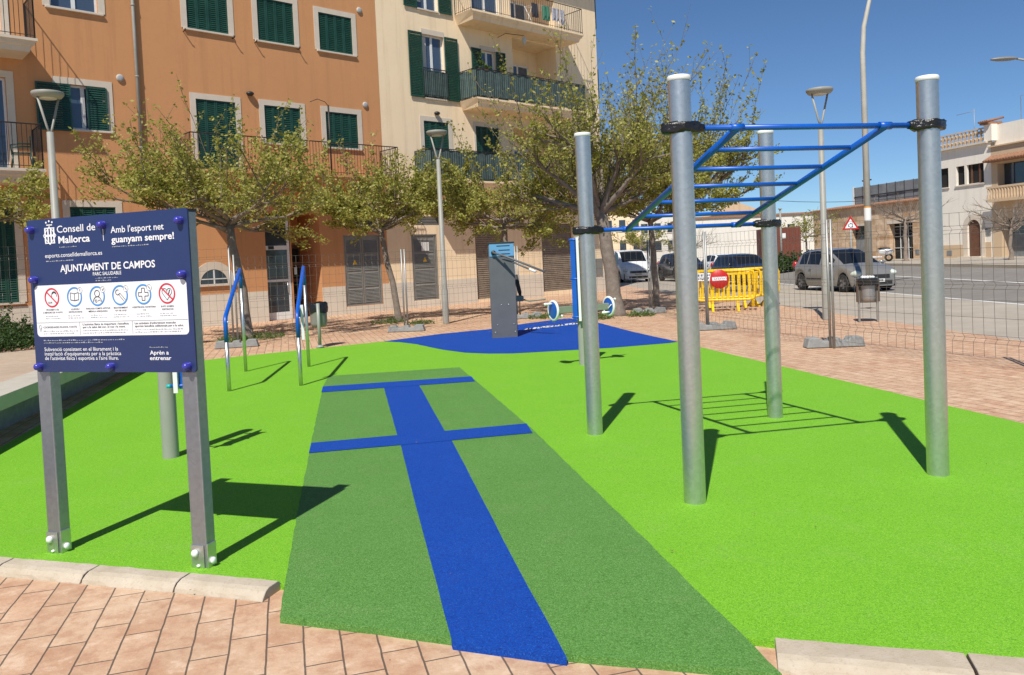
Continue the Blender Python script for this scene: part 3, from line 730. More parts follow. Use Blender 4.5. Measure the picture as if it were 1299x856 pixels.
b = MB(); b.tube([(.46, .8, .82), (.44, .8, .92), (.36, .8, 1.3)], [.02, .045, .05], 12); b.build('backrest', 'pad', mc)
b = MB(); b.tube([(.5, .75, .75), (.62, .6, .72), (.95, .4, .75)], .018, 8); b.build('foot_bar', 'pale_green', mc)

# ------------------------------------------------------------------ temporary mesh fence
NODES = [(-12.6, 14.7), (-9.4, 16.3), (-6.13, 17.34), (-2.65, 19.46), (.15, 22.2), (3.85, 21.9), (4.03, 16.38), (5.03, 12.46), (6.2, 9.15), (7.4, 5.6)]
def fence_panel(a, b2, H, label, z0=0.):
    a = Vector((*a, 0)); b2 = Vector((*b2, 0)); L = (b2-a).length-.09; rz = math.atan2(b2.y-a.y, b2.x-a.x); d = (b2-a).normalized()
    e = empty('mesh_fence', a+d*.045+Vector((0, 0, z0)), rz, label, 'fence panel', 'mesh panels of the temporary fence')
    for x in (0, L):
        p = MB(); p.tube([(x, 0, .0), (x, 0, H)], .021, 10); p.build('post', 'galv_dull', e)
    mb = MB(); r = .0027
    zs = [.12, .30, .35, .40, .62, .84, .98, 1.03, 1.08, 1.30, 1.50, 1.70, 1.75, 1.80, 1.97]
    def off(z):
        for c in (.35, 1.03, 1.75):
            if abs(z-c) < .051: return .045*(1-abs(z-c)/.051)
        return 0
    n = max(4, int(round(L/.155)))
    for i in range(1, n):
        x = L*i/n; pts = [(x+random.uniform(-.004, .004), off(z), z) for z in zs]
        mb.tube(pts, r, 3, False, False)
    for z in (.12, .30, .35, .40, .62, .84, 1.03, .98, 1.08, 1.30, 1.50, 1.70, 1.75, 1.80, 1.97):
        mb.tube([(0, off(z), z), (L/2, off(z)+.003, z-.004), (L, off(z), z)], r, 3, False, False)
    mb.build('wire_mesh', 'wire', e)
    return e
flabels = ['mesh fence panel at the far left behind the planting bed', 'mesh fence panel behind the information board', 'mesh fence panel before the glazed doorway of the orange block', 'mesh fence panel between the litter bin post and the slab exercise machine',
 'mesh fence panel behind the post with the blue discs', 'short run of mesh fence turning towards the viewer beside the thick tree', 'mesh fence panel before the yellow barriers and parked cars', 'mesh fence panel at the right edge in front of the road', 'mesh fence panel leaving the picture at the right']
for i, (a, b2) in enumerate(zip(NODES, NODES[1:])):
    fence_panel(a, b2, 2.03, flabels[i], .40 if i == 0 else (.2 if i == 1 else 0))
def foot(x, y, rz, label):
    b = MB(); b.prism([(-.46, 0), (-.42, .15), (-.26, .16), (-.22, .10), (-.09, .10), (-.06, .15), (.06, .15), (.09, .09), (.19, .10), (.24, .16), (.42, .15), (.46, 0)], -.12, .12)
    o = b.build('concrete_block', 'grey_block', bevel=.012); o.location = (x, y, 0); o.rotation_euler = (0, 0, rz)
    tag(o, label, 'concrete foot', 'concrete feet of the temporary fence')
foot(-6.1, 17.3, R(12), 'grey concrete fence foot behind the left blue rail'); foot(-2.65, 19.46, R(-4), 'grey concrete fence foot near the slim tree left of the tall machine')
foot(.35, 22.0, R(5), 'grey concrete fence foot just right of the tall grey machine'); foot(3.75, 21.7, R(10), 'grey concrete fence foot at the base of the thin forked trunk')
foot(4.15, 16.33, R(3), 'grey concrete fence foot before the yellow barriers'); foot(5.12, 12.62, R(-3), 'grey concrete fence foot nearest the viewer, between the right monkey bar posts')

# ------------------------------------------------------------------ yellow barriers
def barrier(a, b2, label):
    a = Vector((*a, 0)); b2 = Vector((*b2, 0)); L = (b2-a).length; rz = math.atan2(b2.y-a.y, b2.x-a.x)
    e = empty('crowd_barrier', a, rz, label, 'barrier', 'yellow crowd barriers at the roadside')
    f = MB(); r = .05; z0, z1 = .30, 1.08
    pts = [(r+.1, 0, z1), (L-.1-r, 0, z1), (L-.04, 0, z1-.03), (L, 0, z1-.12), (L, 0, z0+.12), (L-.04, 0, z0+.03), (L-.15, 0, z0), (.15, 0, z0), (.04, 0, z0+.03), (0, 0, z0+.12), (0, 0, z1-.12), (.04, 0, z1-.03), (.15, 0, z1)]
    f.tube(pts, .036, 10); f.tube([(.03, 0, z1-.10), (L-.03, 0, z1-.10)], .02, 8); f.build('frame', 'yellow', e)
    n = int(L/.14)
    for i in range(1, n):
        x = L*i/n; q = MB(); q.box((x-.028, -.018, z0), (x+.028, .018, z1-.10)); q.build('slat', 'yellow', e)
    for x in (.45, L-.45):
        q = MB(); q.prism([(-.03, .32), (.03, .32), (.035, .05), (-.035, .05)], -.02, .02, TR(x, 0, 0)); 
        q.add([(x-.03, -.03, .2), (x+.03, -.03, .2), (x+.03, -.30, 0), (x-.03, -.30, 0), (x-.03, .03, .2), (x+.03, .03, .2), (x+.03, .30, 0), (x-.03, .30, 0), (x-.03, -.22, 0), (x+.03, -.22, 0), (x-.03, .22, 0), (x+.03, .22, 0)],
              [(0, 1, 2, 3), (4, 7, 6, 5), (0, 3, 8), (1, 9, 2), (8, 9, 11, 10), (0, 8, 10, 4), (1, 5, 11, 9), (7, 10, 11, 6)]); q.build('foot', 'yellow', e)
    return e
b1 = barrier((4.98, 21.45), (6.5, 21.1), 'yellow barrier carrying the round red sign, nearest the viewer')
barrier((5.15, 22.5), (7.0, 22.2), 'yellow barrier standing just behind the one with the red sign')
b3 = barrier((6.5, 22.5), (7.75, 22.9), 'yellow barrier furthest right, seen behind the back right steel post')
ns = empty('no_entry_sign', (5.58, 21.20, 0), R(-8), 'round red no entry sign hung on the yellow barrier', 'sign')
b = MB(); b.lathe([(0, -.01), (.245, -.01), (.255, 0), (.245, .01), (0, .01)], 36, TR(0, 0, .87, rx=R(90))); b.build('disc', 'red', ns)
b = MB(); b.box((-.19, -.016, .83), (.19, -.012, .93)); wb_ = b.build('white_bar', 'label_white', ns)
b = MB()
for i in range(6): b.box((-.14+i*.05, -.019, .865), (-.11+i*.05, -.017, .89+.01*(i % 2)))
b.build('marks', 'ink_grey', wb_)
ws = empty('works_notice', (5.16, 21.27, 0), R(-8), 'small white notice with dark lettering beside the round red sign', 'sign')
b = MB(); b.prism(rrect(-.24, .20, .84, 1.05, .02), -.02, -.012); b.build('board', 'label_white', ws)
b = MB(); rr = random.Random(3)
for zz in (.96, .87):
    x = -.21
    while x < .16:
        l_ = rr.uniform(.02, .035); b.box((x, -.023, zz), (x+l_*.35, -.0205, zz+.06)); b.box((x, -.023, zz+rr.choice((0, .025, .048))), (x+l_, -.0205, zz+.012+rr.choice((0, .025, .048)))); x += l_+.014
b.build('marks', 'ink', ws)

# ------------------------------------------------------------------ litter bins
lb_ = empty('litter_bin', (-4.03, 16.30, 0), 0, 'metal litter bin with black bag hung on a short post, left of the doorway', 'litter bin')
b = MB(); b.tube([(0, 0, 0), (0, 0, .92)], .035, 12); b.lathe([(0, .012), (.09, .012), (.08, .03), (.035, .06)], 14); b.build('post', 'pole_grey', lb_)
b = MB(); b.lathe([(0, .42), (.15, .42), (.17, .50), (.18, .86)], 22, TR(-.05, .22, 0)); b.build('bin', 'grey_door', lb_)
b = MB(); 
vs = []; fs = []
for j, (r_, z) in enumerate([(.188, .72), (.198, .80), (.195, .90), (.18, .93), (.14, .90), (0, .86)]):
    for i in range(24): 
        a = 2*math.pi*i/24; q_ = r_*(1+.05*math.sin(5*a+j)); vs.append((-.05+q_*math.cos(a), .22+q_*math.sin(a), z+.02*math.sin(3*a+j)))
for j in range(5):
    for i in range(24): q = (i+1) % 24; fs.append((j*24+i, j*24+q, (j+1)*24+q, (j+1)*24+i))
b.add(vs, fs, True); b.build('bag', 'bag', lb_)
lb2 = empty('litter_bin', (7.42, 16.45, 0), R(-12), 'slatted litter bin on two legs with rubbish on top beside the road', 'litter bin')
for x in (-.18, .18):
    b = MB(); b.box((x-.02, -.02, 0), (x+.02, .02, .93)); b.build('leg', 'grey_door', lb2)
b = MB(); b.box((-.16, -.015, .27), (.16, .015, .30)); b.box((-.16, -.015, .40), (.16, .015, .43)); b.build('crossbar', 'grey_door', lb2)
b = MB(); b.lathe([(0, .42), (.13, .42), (.145, .5), (.15, .86)], 20); b.build('liner', 'galv_dull', lb2)
for x in (-.205, -.15, .15, .205):
    b = MB(); b.box((x-.018, -.05, .42), (x+.018, .04, .86)); b.build('slat', 'slat_brown', lb2)
b = MB(); b.lathe([(.16, .76), (.215, .78), (.22, .90), (.19, .915), (0, .90)], 20, smooth=False); b.build('bag', 'bag', lb2)
b = MB()
for i in range(9):
    x, y = random.uniform(-.14, .14), random.uniform(-.12, .12); b.ball((x, y, .93), (random.uniform(.03, .06), .04, random.uniform(.02, .04)), n=4)
b.build('rubbish', 'sticker', lb2)

# ------------------------------------------------------------------ street lamps
def park_lamp(loc, H, label, rz=0, r=.075):
    e = empty('street_lamp', (*loc, 0), rz, label, 'street lamp', 'round headed park lamps')
    p = MB(); p.lathe([(r+.015, 0), (r+.015, .9), (r, .95), (r*.72, H-.75), (.0, H-.74)], 16); p.build('pole', 'lamp_paint', e)
    for s_ in (-1, 1):
        a = MB(); a.tube([(0, 0, H-.80), (s_*.05, 0, H-.66), (s_*.20, 0, H-.10)], .022, 8); a.build('arm', 'lamp_paint', e)
    h = MB(); h.lathe([(0, H-.10), (.15, H-.105), (.24, H-.09), (.28, H-.04), (.285, H), (.275, H+.012), (0, H+.014)], 28); hh = h.build('lamp_head', 'lamp_paint', e)
    g_ = MB(); g_.lathe([(0, H-.115), (.15, H-.115), (.16, H-.10)], 20); g_.build('diffuser', 'lamp_glass', hh)
park_lamp((-8.75, 15.3), 5.25, 'pale round headed lamp at the far left before the green balcony shutters', R(60), .085)
park_lamp((-1.838, 21.47), 5.2, 'slim round headed lamp before the cream block lower balcony', R(35))
park_lamp((6.93, 17.41), 5.05, 'round headed lamp standing alone against the sky right of the monkey bars', R(15))
e = empty('tall_street_lamp', (11.11, 24.48, 0), 0, 'very tall concrete road lamp leaving the top of the picture', 'street lamp')
b = MB(); pts = [(0, 0, 0), (0, 0, 7.5), (.06, 0, 8.3), (.26, 0, 9.1), (.62, 0, 9.8), (1.3, 0, 10.5), (2.1, 0, 10.8)]; b.tube(pts, [.115, .075, .068, .06, .055, .05, .045], 16); b.build('pole', 'lamp_pale', e)
b = MB(); b.ball((2.5, 0, 10.85), (.45, .16, .08)); b.build('lamp_head', 'lamp_paint', e)
b = MB(); b.lathe([(.106, 2.35), (.1065, 2.75)], 16); b.build('sticker', 'sticker', e)
b = MB(); b.lathe([(.107, 2.75), (.107, 2.80)], 16); b.build('sticker', 'sticker_o', e)
e = empty('road_lamp', (25.2, 35, .5), 0, 'curved road lamp arm with small head entering at the right edge', 'street lamp')
b = MB(); b.tube([(0, 0, 0), (0, 0, 7.3), (-.4, 0, 8.1), (-1.2, 0, 8.7), (-2.6, 0, 9.0)], [.1, .07, .06, .055, .045], 12); b.build('pole', 'lamp_paint', e)
b = MB(); b.ball((-3.1, 0, 9.0), (.62, .2, .09)); b.build('lamp_head', 'grey_door', e)

# ------------------------------------------------------------------ trees
def leafs(mb, p, n, spread, size, rng):
    for _ in range(n):
        c = Vector((rng.gauss(0, spread), rng.gauss(0, spread), rng.gauss(0, spread*.8)))+p
        a = Vector((rng.uniform(-1, 1), rng.uniform(-1, 1), rng.uniform(-.7, .7))); 
        if a.length < .1: continue
        a.normalize(); b_ = a.cross(Vector((rng.uniform(-1, 1), rng.uniform(-1, 1), rng.uniform(-1, 1)))).normalized()
        s = size*rng.uniform(.6, 1.35)
        o = len(mb.v); mb.v += [tuple(c-a*s), tuple(c+b_*s*.55), tuple(c+a*s), tuple(c-b_*s*.55)]
        mb.f.append((o, o+1, o+2, o+3)); mb.s.append(False)
def tree(loc, label, trunk_h, spread, crown_h, seed, trunk_r=.11, lean=(0, 0), limbs=7, leaf=1.0, lsize=.045, shoots=14, leafmat='leaf', name='tree', z0=0., droop=.0, bark='bark', group=None, cat='tree', flat=.55, gen=3, shr=(.28, .68)):
    rng = random.Random(seed); e = empty(name, (*loc, z0), 0, label, cat, group)
    tr = MB(); tw = MB(); lv = MB()
    top = Vector((lean[0], lean[1], trunk_h))
    tp = [Vector((0, 0, -.05)), Vector((0, 0, .08))]
    for i in range(1, 6):
        t = i/5; tp.append(Vector((top.x*t**1.3+rng.uniform(-.04, .04), top.y*t**1.3+rng.uniform(-.04, .04), trunk_h*t)))
    tr.tube(tp, [trunk_r*1.6, trunk_r*1.2]+[trunk_r*(1.05-.25*t/5) for t in range(1, 6)], 12)
    def limb(p, d, L, r, g):
        k = 5; pts = [p]; q = p.copy(); dd = d.copy()
        for i in range(k):
            dd = (dd+Vector((rng.uniform(-.22, .22), rng.uniform(-.22, .22), rng.uniform(-.12, .17)-droop))).normalized()
            q = q+dd*L/k; pts.append(q.copy())
        mb = tr if g == 0 else tw
        mb.tube(pts, [r*(1-.75*i/k) for i in range(k+1)], 7 if g == 0 else (4 if g == 1 else 3), False)
        if leaf and g >= 1:
            for i in range(1, k+1):
                nn = rng.random()
                leafs(lv, pts[i], int(leaf*(5 if g == 1 else 8)*(.4+1.2*nn)), .06 if g > 1 else .05, lsize, rng)
        if g < gen-1:
            m_ = (7 if g == 0 else 4)
            for j in range(m_):
                t = rng.uniform(.25, 1) if g == 0 else rng.uniform(.3, 1); ii = min(k-1, int(t*k)); pp = pts[ii].lerp(pts[ii+1], t*k-ii)
                base = (pts[ii+1]-pts[ii]).normalized()
                v = (base+Vector((rng.uniform(-1, 1), rng.uniform(-1, 1), rng.uniform(-.55, .75)))*1.0).normalized()
                limb(pp, v, L*rng.uniform(.38, .62), r*.42, g+1)
    starts = []
    for i in range(limbs):
        a = 2*math.pi*i/limbs+rng.uniform(-.3, .3); el = rng.uniform(.02, flat)
        d = Vector((math.cos(a)*math.cos(el), math.sin(a)*math.cos(el), math.sin(el)))
        p = top-Vector((0, 0, rng.uniform(0, .35))); L = spread*rng.uniform(.62, .95)
        limb(p, d, L, trunk_r*.5, 0)
        for t in (.25, .4, .55, .7, .85, 1.0): starts.append((p+d*L*t+Vector((0, 0, .08*t*L)), d, t))
    for i in range(shoots*2):
        p, dl, t = rng.choice(starts)
        p = p+Vector((rng.uniform(-.35, .35), rng.uniform(-.35, .35), rng.uniform(-.05, .25)))
        L = crown_h*rng.uniform(*shr)*(1.25-.55*t)
        if i < 3: L = crown_h*rng.uniform(.8, 1.0); p = top.lerp(p, .3)
        d = (Vector((dl.x*rng.uniform(0, .9), dl.y*rng.uniform(0, .9), 1))+Vector((rng.uniform(-.3, .3), rng.uniform(-.3, .3), 0))).normalized()
        k = 9; pts = [p-Vector((dl.x*.15, dl.y*.15, .12))]+[p+d*L*j/k+Vector((dl.x*.12*(j/k)**2*L+rng.uniform(-.03, .03), dl.y*.12*(j/k)**2*L+rng.uniform(-.03, .03), 0)) for j in range(k+1)]
        tw.tube(pts, [.014]+[.012*(1-.8*j/k)+.002 for j in range(k+1)], 4, False)
        for j in range(1, k+1):
            if leaf: leafs(lv, pts[j+1], int(leaf*5*(.4+rng.random())), .055, lsize*1.1, rng)
            if j < k:
                v = (d+Vector((rng.uniform(-1, 1), rng.uniform(-1, 1), .1))*.9).normalized(); l2 = L*rng.uniform(.10, .26)
                sp = [pts[j+1]+v*l2*u/3 for u in range(4)]; tw.tube(sp, [.006, .005, .004, .002], 3, False)
                for s_ in sp[1:]:
                    if leaf: leafs(lv, s_, int(leaf*4*(.4+rng.random())), .05, lsize, rng)
    tro = tr.build('trunk', bark, e, merge=False)
    tw.build('branches', 'twig' if leaf else 'bare', e, merge=False)
    if leaf: lv.build('crown', leafmat, e, merge=False)
    return e
GT = 'young street trees between the fence and the blocks'
tree((-6.52, 19.29), 'spreading tree with thin fresh leaves before the orange block', 2.95, 2.8, 3.4, 11, .12, (-.42, .3), 10, 1.15, .043, 30, group=GT)
tree((-3.34, 22.95), 'small leafy tree with leaning trunk before the grey double metal doors', 2.95, 2.1, 2.6, 12, .09, (-.45, .1), 9, 1.25, .043, 26, group=GT)
tree((-.05, 24.4), 'small leafy tree whose trunk rises behind the slab exercise machine', 2.95, 2.3, 2.9, 13, .10, (-.1, 0), 9, 1.25, .046, 30, group=GT)
tree((2.83, 21.46), 'thick trunked tree with the widest crown beside the cream block corner', 3.0, 2.9, 4.3, 14, .20, (-.35, .1), 11, .78, .048, 44, group=GT, flat=.95, shr=(.30, .95))
tree((4.48, 24.7), 'slim tree behind the fence foot with white van behind it', 2.9, 2.4, 4.2, 15, .10, (-.1, 0), 9, .95, .050, 26, group=GT)
tree((6.6, 29.5), 'dense crowned tree rising behind the middle of the monkey bars', 3.6, 3.2, 4.6, 16, .17, (.1, 0), 11, .8, .056, 40, group=GT, flat=.95, shr=(.3, .95))
tree((-12.5, 17.6), 'tree mostly outside the left edge with only branch tips in view', 3.0, 2.3, 2.0, 17, .1, (0, 0), 7, 1, .045, 8, group=GT)
GB = 'bare trees along the far pavement'
tree((24.3, 48.5), 'bare thin tree before the stone workshop door', 2.6, 2.2, 1.6, 21, .12, limbs=8, leaf=0, shoots=10, z0=.52, flat=.7, bark='bare', group=GB)
tree((25.3, 39.9), 'bare spreading tree before the brown arched door', 1.75, 2.0, 1.5, 22, .10, limbs=9, leaf=0, shoots=12, z0=.52, flat=.6, bark='bare', group=GB)
tree((22.5, 60), 'small bare tree with few leaves right of the back steel post', 2.0, 2.4, 2.6, 23, .08, limbs=6, leaf=.25, lsize=.07, shoots=8, z0=.4, bark='bare', group=GB)
tree((13.8, 60), 'bare sapling in the street behind the dark cars', 2.0, 1.8, 2.0, 24, .07, limbs=6, leaf=.0, shoots=8, bark='bare', group=GB)
tree((11.5, 70), 'bare street tree far behind the white van', 2.4, 2.8, 2.4, 25, .1, limbs=7, leaf=.3, lsize=.08, shoots=8, bark='bare', group=GB)

# shrubs and weeds
def shrub(loc, z0, rad, h, n, label, lm='leaf_dark', name='shrub', size=.03, seed=1, spikes=0, kind=None):
    rng = random.Random(seed); e = empty(name, (*loc, z0), 0, label, 'shrub') ; tw = MB(); lv = MB()
    for i in range(int(26*rad)+8):
        a = rng.uniform(0, 6.28); r_ = rad*math.sqrt(rng.random()); tip = Vector((math.cos(a)*r_, math.sin(a)*r_, h*(1-.45*(r_/rad)**2)*rng.uniform(.6, 1.05)))
        tw.tube([(tip.x*.5, tip.y*.5, 0), (tip.x*.8, tip.y*.8, tip.z*.6), tip], [.006, .004, .002], 3, False)
    for i in range(n):
        a = rng.uniform(0, 6.28); r_ = rad*math.sqrt(rng.random()); z = h*(1-.5*(r_/rad)**2)*rng.uniform(.15, 1.0)*(.8+.3*math.sin(a*5+r_*9))
        leafs(lv, Vector((math.cos(a)*r_, math.sin(a)*r_, z)), 5, .035, size, rng)
    for i in range(spikes):
        a = rng.uniform(0, 6.28); r_ = rad*rng.random()*.8; p = Vector((math.cos(a)*r_, math.sin(a)*r_, h*.6))
        q = p+Vector((rng.uniform(-.1, .1), rng.uniform(-.1, .1), h*rng.uniform(.5, .8))); tw.tube([p, q], [.006, .003], 3, False)
        for t in (.3, .5, .7, .85, 1): leafs(lv, p.lerp(q, t), 5, .03, size, rng)
    tw.build('stems', 'twig', e, merge=False); lv.build('foliage', lm, e, merge=False)
    return e
shrub((-9.55, 14.55), .40, .75, .50, 1100, 'dark low shrub on the planting bed, nearest the bench slab', seed=1, spikes=5)
shrub((-10.3, 15.7), .40, .9, .62, 1200, 'dark low shrub with pale upright shoots behind the first shrub', seed=2, spikes=9)
shrub((-11.3, 14.2), .40, .9, .55, 900, 'dark low shrub at the left edge of the planting bed', seed=3, spikes=5)
shrub((-8.9, 16.0), .40, .7, .45, 700, 'dark low shrub partly behind the information board', seed=4, spikes=3)
for i, (p, r_) in enumerate([((-6.2, 19.35), .55), ((-3.6, 22.7), .5), ((-2.55, 21.6), .35), ((.9, 21.9), .5), ((2.2, 20.6), .45), ((3.4, 21.0), .4), ((-6.75, 18.9), .4)]):
    o = shrub(p, 0, r_, .13, int(150*r_/.5), None, 'weed', 'weeds', .026, seed=40+i); o["category"] = 'weeds'
    o["label"] = ['green weed tuft at the foot of the tree before the orange block', 'green weed tuft at the foot of the small leaning tree', 'weed tuft near the slim round headed lamp', 'weed tuft right of the tall slab machine', 'weed tuft left of the thick trunk', 'weed tuft right of the thick trunk near the fence foot', 'weed tuft behind the left fence foot'][i]
# fallen dry leaves
lf = MB(); rng = random.Random(99)
for c, sp, n in (((-6.4, 19.4), 1.6, 420), ((-3.4, 22.8), 1.6, 420), ((0, 23), 1.6, 300), ((2.9, 21.2), 1.7, 500), ((5.2, 21.8), 1.4, 260), ((-4.9, 19.5), 1.5, 200), ((0, 8), 3.4, 60), ((2.5, 4.5), 1.3, 12), ((-.5, 3.0), 1.0, 14)):
    for _ in range(n):
        x, y = c[0]+rng.gauss(0, sp), c[1]+rng.gauss(0, sp*.8); a = rng.uniform(0, 6.28); s = rng.uniform(.015, .04) if y > 15 else rng.uniform(.004, .011)
        o = len(lf.v); lf.v += [(x+s*math.cos(a), y+s*math.sin(a), .011+rng.random()*.012), (x-s*.5*math.sin(a), y+s*.5*math.cos(a), .012), (x-s*math.cos(a), y-s*math.sin(a), .011+rng.random()*.012), (x+s*.5*math.sin(a), y-s*.5*math.cos(a), .012)]; lf.f.append((o, o+1, o+2, o+3)); lf.s.append(False)
tag(lf.build('fallen_leaves', 'leaves_dry', merge=False), 'scattered dry leaves on the paving around the tree feet', 'leaf litter', kind='stuff')

# ------------------------------------------------------------------ apartment blocks
FO = (-8.1, 26.2); FA = R(42)
def wall_mesh(x0, x1, z0, z1, ops, depth):
    """front face in the plane y=0 (outside is -y) with reveals"""
    xs = sorted({x0, x1, *[o[0] for o in ops], *[o[1] for o in ops]}); zs = sorted({z0, z1, *[o[2] for o in ops], *[o[3] for o in ops]})
    b = MB()
    for i in range(len(xs)-1):
        for j in range(len(zs)-1):
            cx_, cz_ = (xs[i]+xs[i+1])/2, (zs[j]+zs[j+1])/2
            if any(o[0] < cx_ < o[1] and o[2] < cz_ < o[3] for o in ops): continue
            b.add([(xs[i], 0, zs[j]), (xs[i+1], 0, zs[j]), (xs[i+1], 0, zs[j+1]), (xs[i], 0, zs[j+1])], [(0, 1, 2, 3)])
    for a, c, e, f in [o[:4] for o in ops]:
        b.add([(a, 0, e), (c, 0, e), (c, 0, f), (a, 0, f), (a, depth, e), (c, depth, e), (c, depth, f), (a, depth, f)], [(0, 4, 5, 1), (1, 5, 6, 2), (2, 6, 7, 3), (3, 7, 4, 0)])
    return b
def louvre(mb, x0, x1, z0, z1, y, depth=.035):
    fw = .045
    mb.box((x0, y, z0), (x0+fw, y+depth, z1)); mb.box((x1-fw, y, z0), (x1, y+depth, z1))
    mb.box((x0+fw, y, z0), (x1-fw, y+depth, z0+fw)); mb.box((x0+fw, y, z1-fw), (x1-fw, y+depth, z1))
    n = int((z1-z0-2*fw)/.062)
    for i in range(n):
        z = z0+fw+(z1-z0-2*fw)*(i+.5)/n
        mb.add([(x0+fw, y+.004, z-.026), (x1-fw, y+.004, z-.026), (x1-fw, y+depth-.006, z+.028), (x0+fw, y+depth-.006, z+.028), (x0+fw, y+.012, z-.032), (x1-fw, y+.012, z-.032)], [(0, 1, 2, 3), (0, 4, 5, 1), (4, 3, 2, 5)])
def window(bld, x0, x1, z0, z1, style, sur=.18, leafs_=3, top=.18, sill=True, dep=.12):
    """style: closed / open / glass ; surround as the part, shutters and panes below it"""
    s = MB(); t = sur; y = -.018
    for a in ((x0-t, z0-.0, x0, z1+top), (x1, z0-.0, x1+t, z1+top), (x0, z1, x1, z1+top)):
        if a[2]-a[0] > 0.01: s.box((a[0], y, a[1]), (a[2], .01, a[3]))
    w_ = s.build('window', 'stone_trim', bld)
    if sill:
        q = MB(); q.box((x0-t*.7, -.07, z0-.06), (x1+t*.7, dep, z0)); q.build('sill', 'stone_trim', w_, bevel=.006)
    if style == 'closed':
        for i in range(2):
            xm = (x0+x1)/2; q = MB()
            a, c = (x0, xm-.004) if i == 0 else (xm+.004, x1)
            louvre(q, a, (a+c)/2-.003, z0, z1, .01); louvre(q, (a+c)/2+.003, c, z0, z1, .01); q.build('shutter', 'shutter', w_)
        q = MB(); q.box((x0, .06, z0), (x1, .07, z1)); q.build('pane', 'dark', w_)
    else:
        q = MB(); f = .06
        q.box((x0, dep, z0), (x0+f, dep+.05, z1)); q.box((x1-f, dep, z0), (x1, dep+.05, z1)); q.box((x0+f, dep, z1-f), (x1-f, dep+.05, z1)); q.box((x0+f, dep, z0), (x1-f, dep+.05, z0+f))
        xm = (x0+x1)/2; q.box((xm-.05, dep-.01, z0+f), (xm+.05, dep+.05, z1-f)); q.build('frame', 'frame_white', w_)
        q = MB(); q.box((x0+f, dep+.02, z0+f), (x1-f, dep+.03, z1-f)); q.build('pane', 'glass_blue', w_)
        if style == 'open':
            wdt = (x1-x0)/2+.02
            for s_, xe in ((-1, x0), (1, x1)):
                q = MB(); louvre(q, *(sorted((xe+s_*.02, xe+s_*(wdt+.1)))), z0-.02, z1+.02, -.075); q.build('shutter', 'shutter', w_)
    return w_
def railing(parent, segs, z0, z1, m='iron', step=.11, r=.008):
    q = MB()
    for (xa, ya), (xb, yb) in segs:
        L = math.hypot(xb-xa, yb-ya); n = max(1, int(L/step))
        q.tube([(xa, ya, z1), (xb, yb, z1)], .018, 6, True, False); q.tube([(xa, ya, z0+.08), (xb, yb, z0+.08)], .010, 5, True, False)
        for i in range(n+1):
            x, y = xa+(xb-xa)*i/n, ya+(yb-ya)*i/n; q.tube([(x, y, z0), (x, y, z1)], r if 0 < i < n else r*1.9, 4, False, False)
    return q.build('railing', m, parent)
def balcony(bld, x0, x1, off, zt, rail_h, m, thick=.34, screen=None, rm='iron'):
    q = MB(); T = None
    prof = [(0, zt), (off, zt), (off, zt-.07), (off-.04, zt-.09), (off-.07, zt-.17), (off-.12, zt-.20), (off-.17, zt-thick), (0, zt-thick)]
    # mitred mouldings: left/right ends follow the same set-back
    vs = []; 
    for u, z in prof:
        inset = off-u if u > 0 else 0
        vs.append((x0+(inset if u > 0 else prof and (off-prof[-2][0] if z < zt-.1 else 0)), -u, z))
    for u, z in prof:
        inset = off-u if u > 0 else 0
        vs.append((x1-(inset if u > 0 else (off-prof[-2][0] if z < zt-.1 else 0)), -u, z))
    n = len(prof); fs = [(i, (i+1) % n, (i+1) % n+n, i+n) for i in range(n)]+[tuple(range(n)), tuple(range(2*n-1, n-1, -1))]
    q.add(vs, fs); bo = q.build('balcony', m, bld)
    i_ = .05; segs = [((x0+i_, -.02), (x0+i_, -off+i_)), ((x0+i_, -off+i_), (x1-i_, -off+i_)), ((x1-i_, -off+i_), (x1-i_, -.02))]
    railing(bo, segs, zt, zt+rail_h, rm)
    if screen:
        q = MB()
        for (xa, ya), (xb, yb) in segs:
            k = max(2, int(math.hypot(xb-xa, yb-ya)/.09)); vs = []
            for j in range(k+1):
                t = j/k; o2 = .012*math.sin(j*1.3)+.02; dx = -o2 if xa == xb and xa < (x0+x1)/2 else 0
                vs += [(xa+(xb-xa)*t-dx, ya+(yb-ya)*t+(o2 if ya == yb else 0), zt+.06), (xa+(xb-xa)*t-dx, ya+(yb-ya)*t+(o2 if ya == yb else 0), zt+rail_h-.03+.012*math.sin(j*.9))]
            q.add(vs, [(2*j, 2*j+2, 2*j+3, 2*j+1) for j in range(k)], True)
        q.build('privacy_screen', screen, bo, merge=False)
    return bo
# --- orange block
ob = empty('apartment_block', (*FO, 0), FA, 'orange rendered apartment block with green shutters and pale stone window surrounds', 'building')
OX0, OX1, OZ = -15.0, 4.76, 13.6
ops = [(-2.03, -.76, 4.86, 7.14), (.22, 1.52, 5.92, 7.16), (2.48, 3.76, 5.92, 7.16), (-2.15, -.84, 9.30, 10.72), (.16, 1.45, 9.28, 10.70), (2.40, 3.72, 9.28, 10.60),
       (-5.80, -4.62, 5.92, 7.18), (-5.92, -4.68, 9.30, 10.7), (-8.0, -7.10, 4.66, 7.18), (-8.0, -7.1, 8.05, 10.5), (-8.15, -7.12, 1.12, 3.7), (-5.75, -4.55, 1.12, 3.72),
       (0.0, 2.0, -.1, 3.58), (2.92, 4.46, .27, 2.81), (3.31, 4.42, 3.18, 3.5)]
wall_mesh(OX0, OX1, -.1, OZ, ops, .14).build('wall', 'orange', ob, merge=False)
b = MB(); b.add([(OX0, 0, -.1), (OX0, 11, -.1), (OX0, 11, OZ), (OX0, 0, OZ), (OX1, 0, OZ), (OX1, 11, OZ), (OX1, 11, -.1)], [(0, 3, 2, 1), (3, 4, 5, 2), (1, 2, 5, 6)]); b.build('side_wall', 'orange', ob, merge=False)
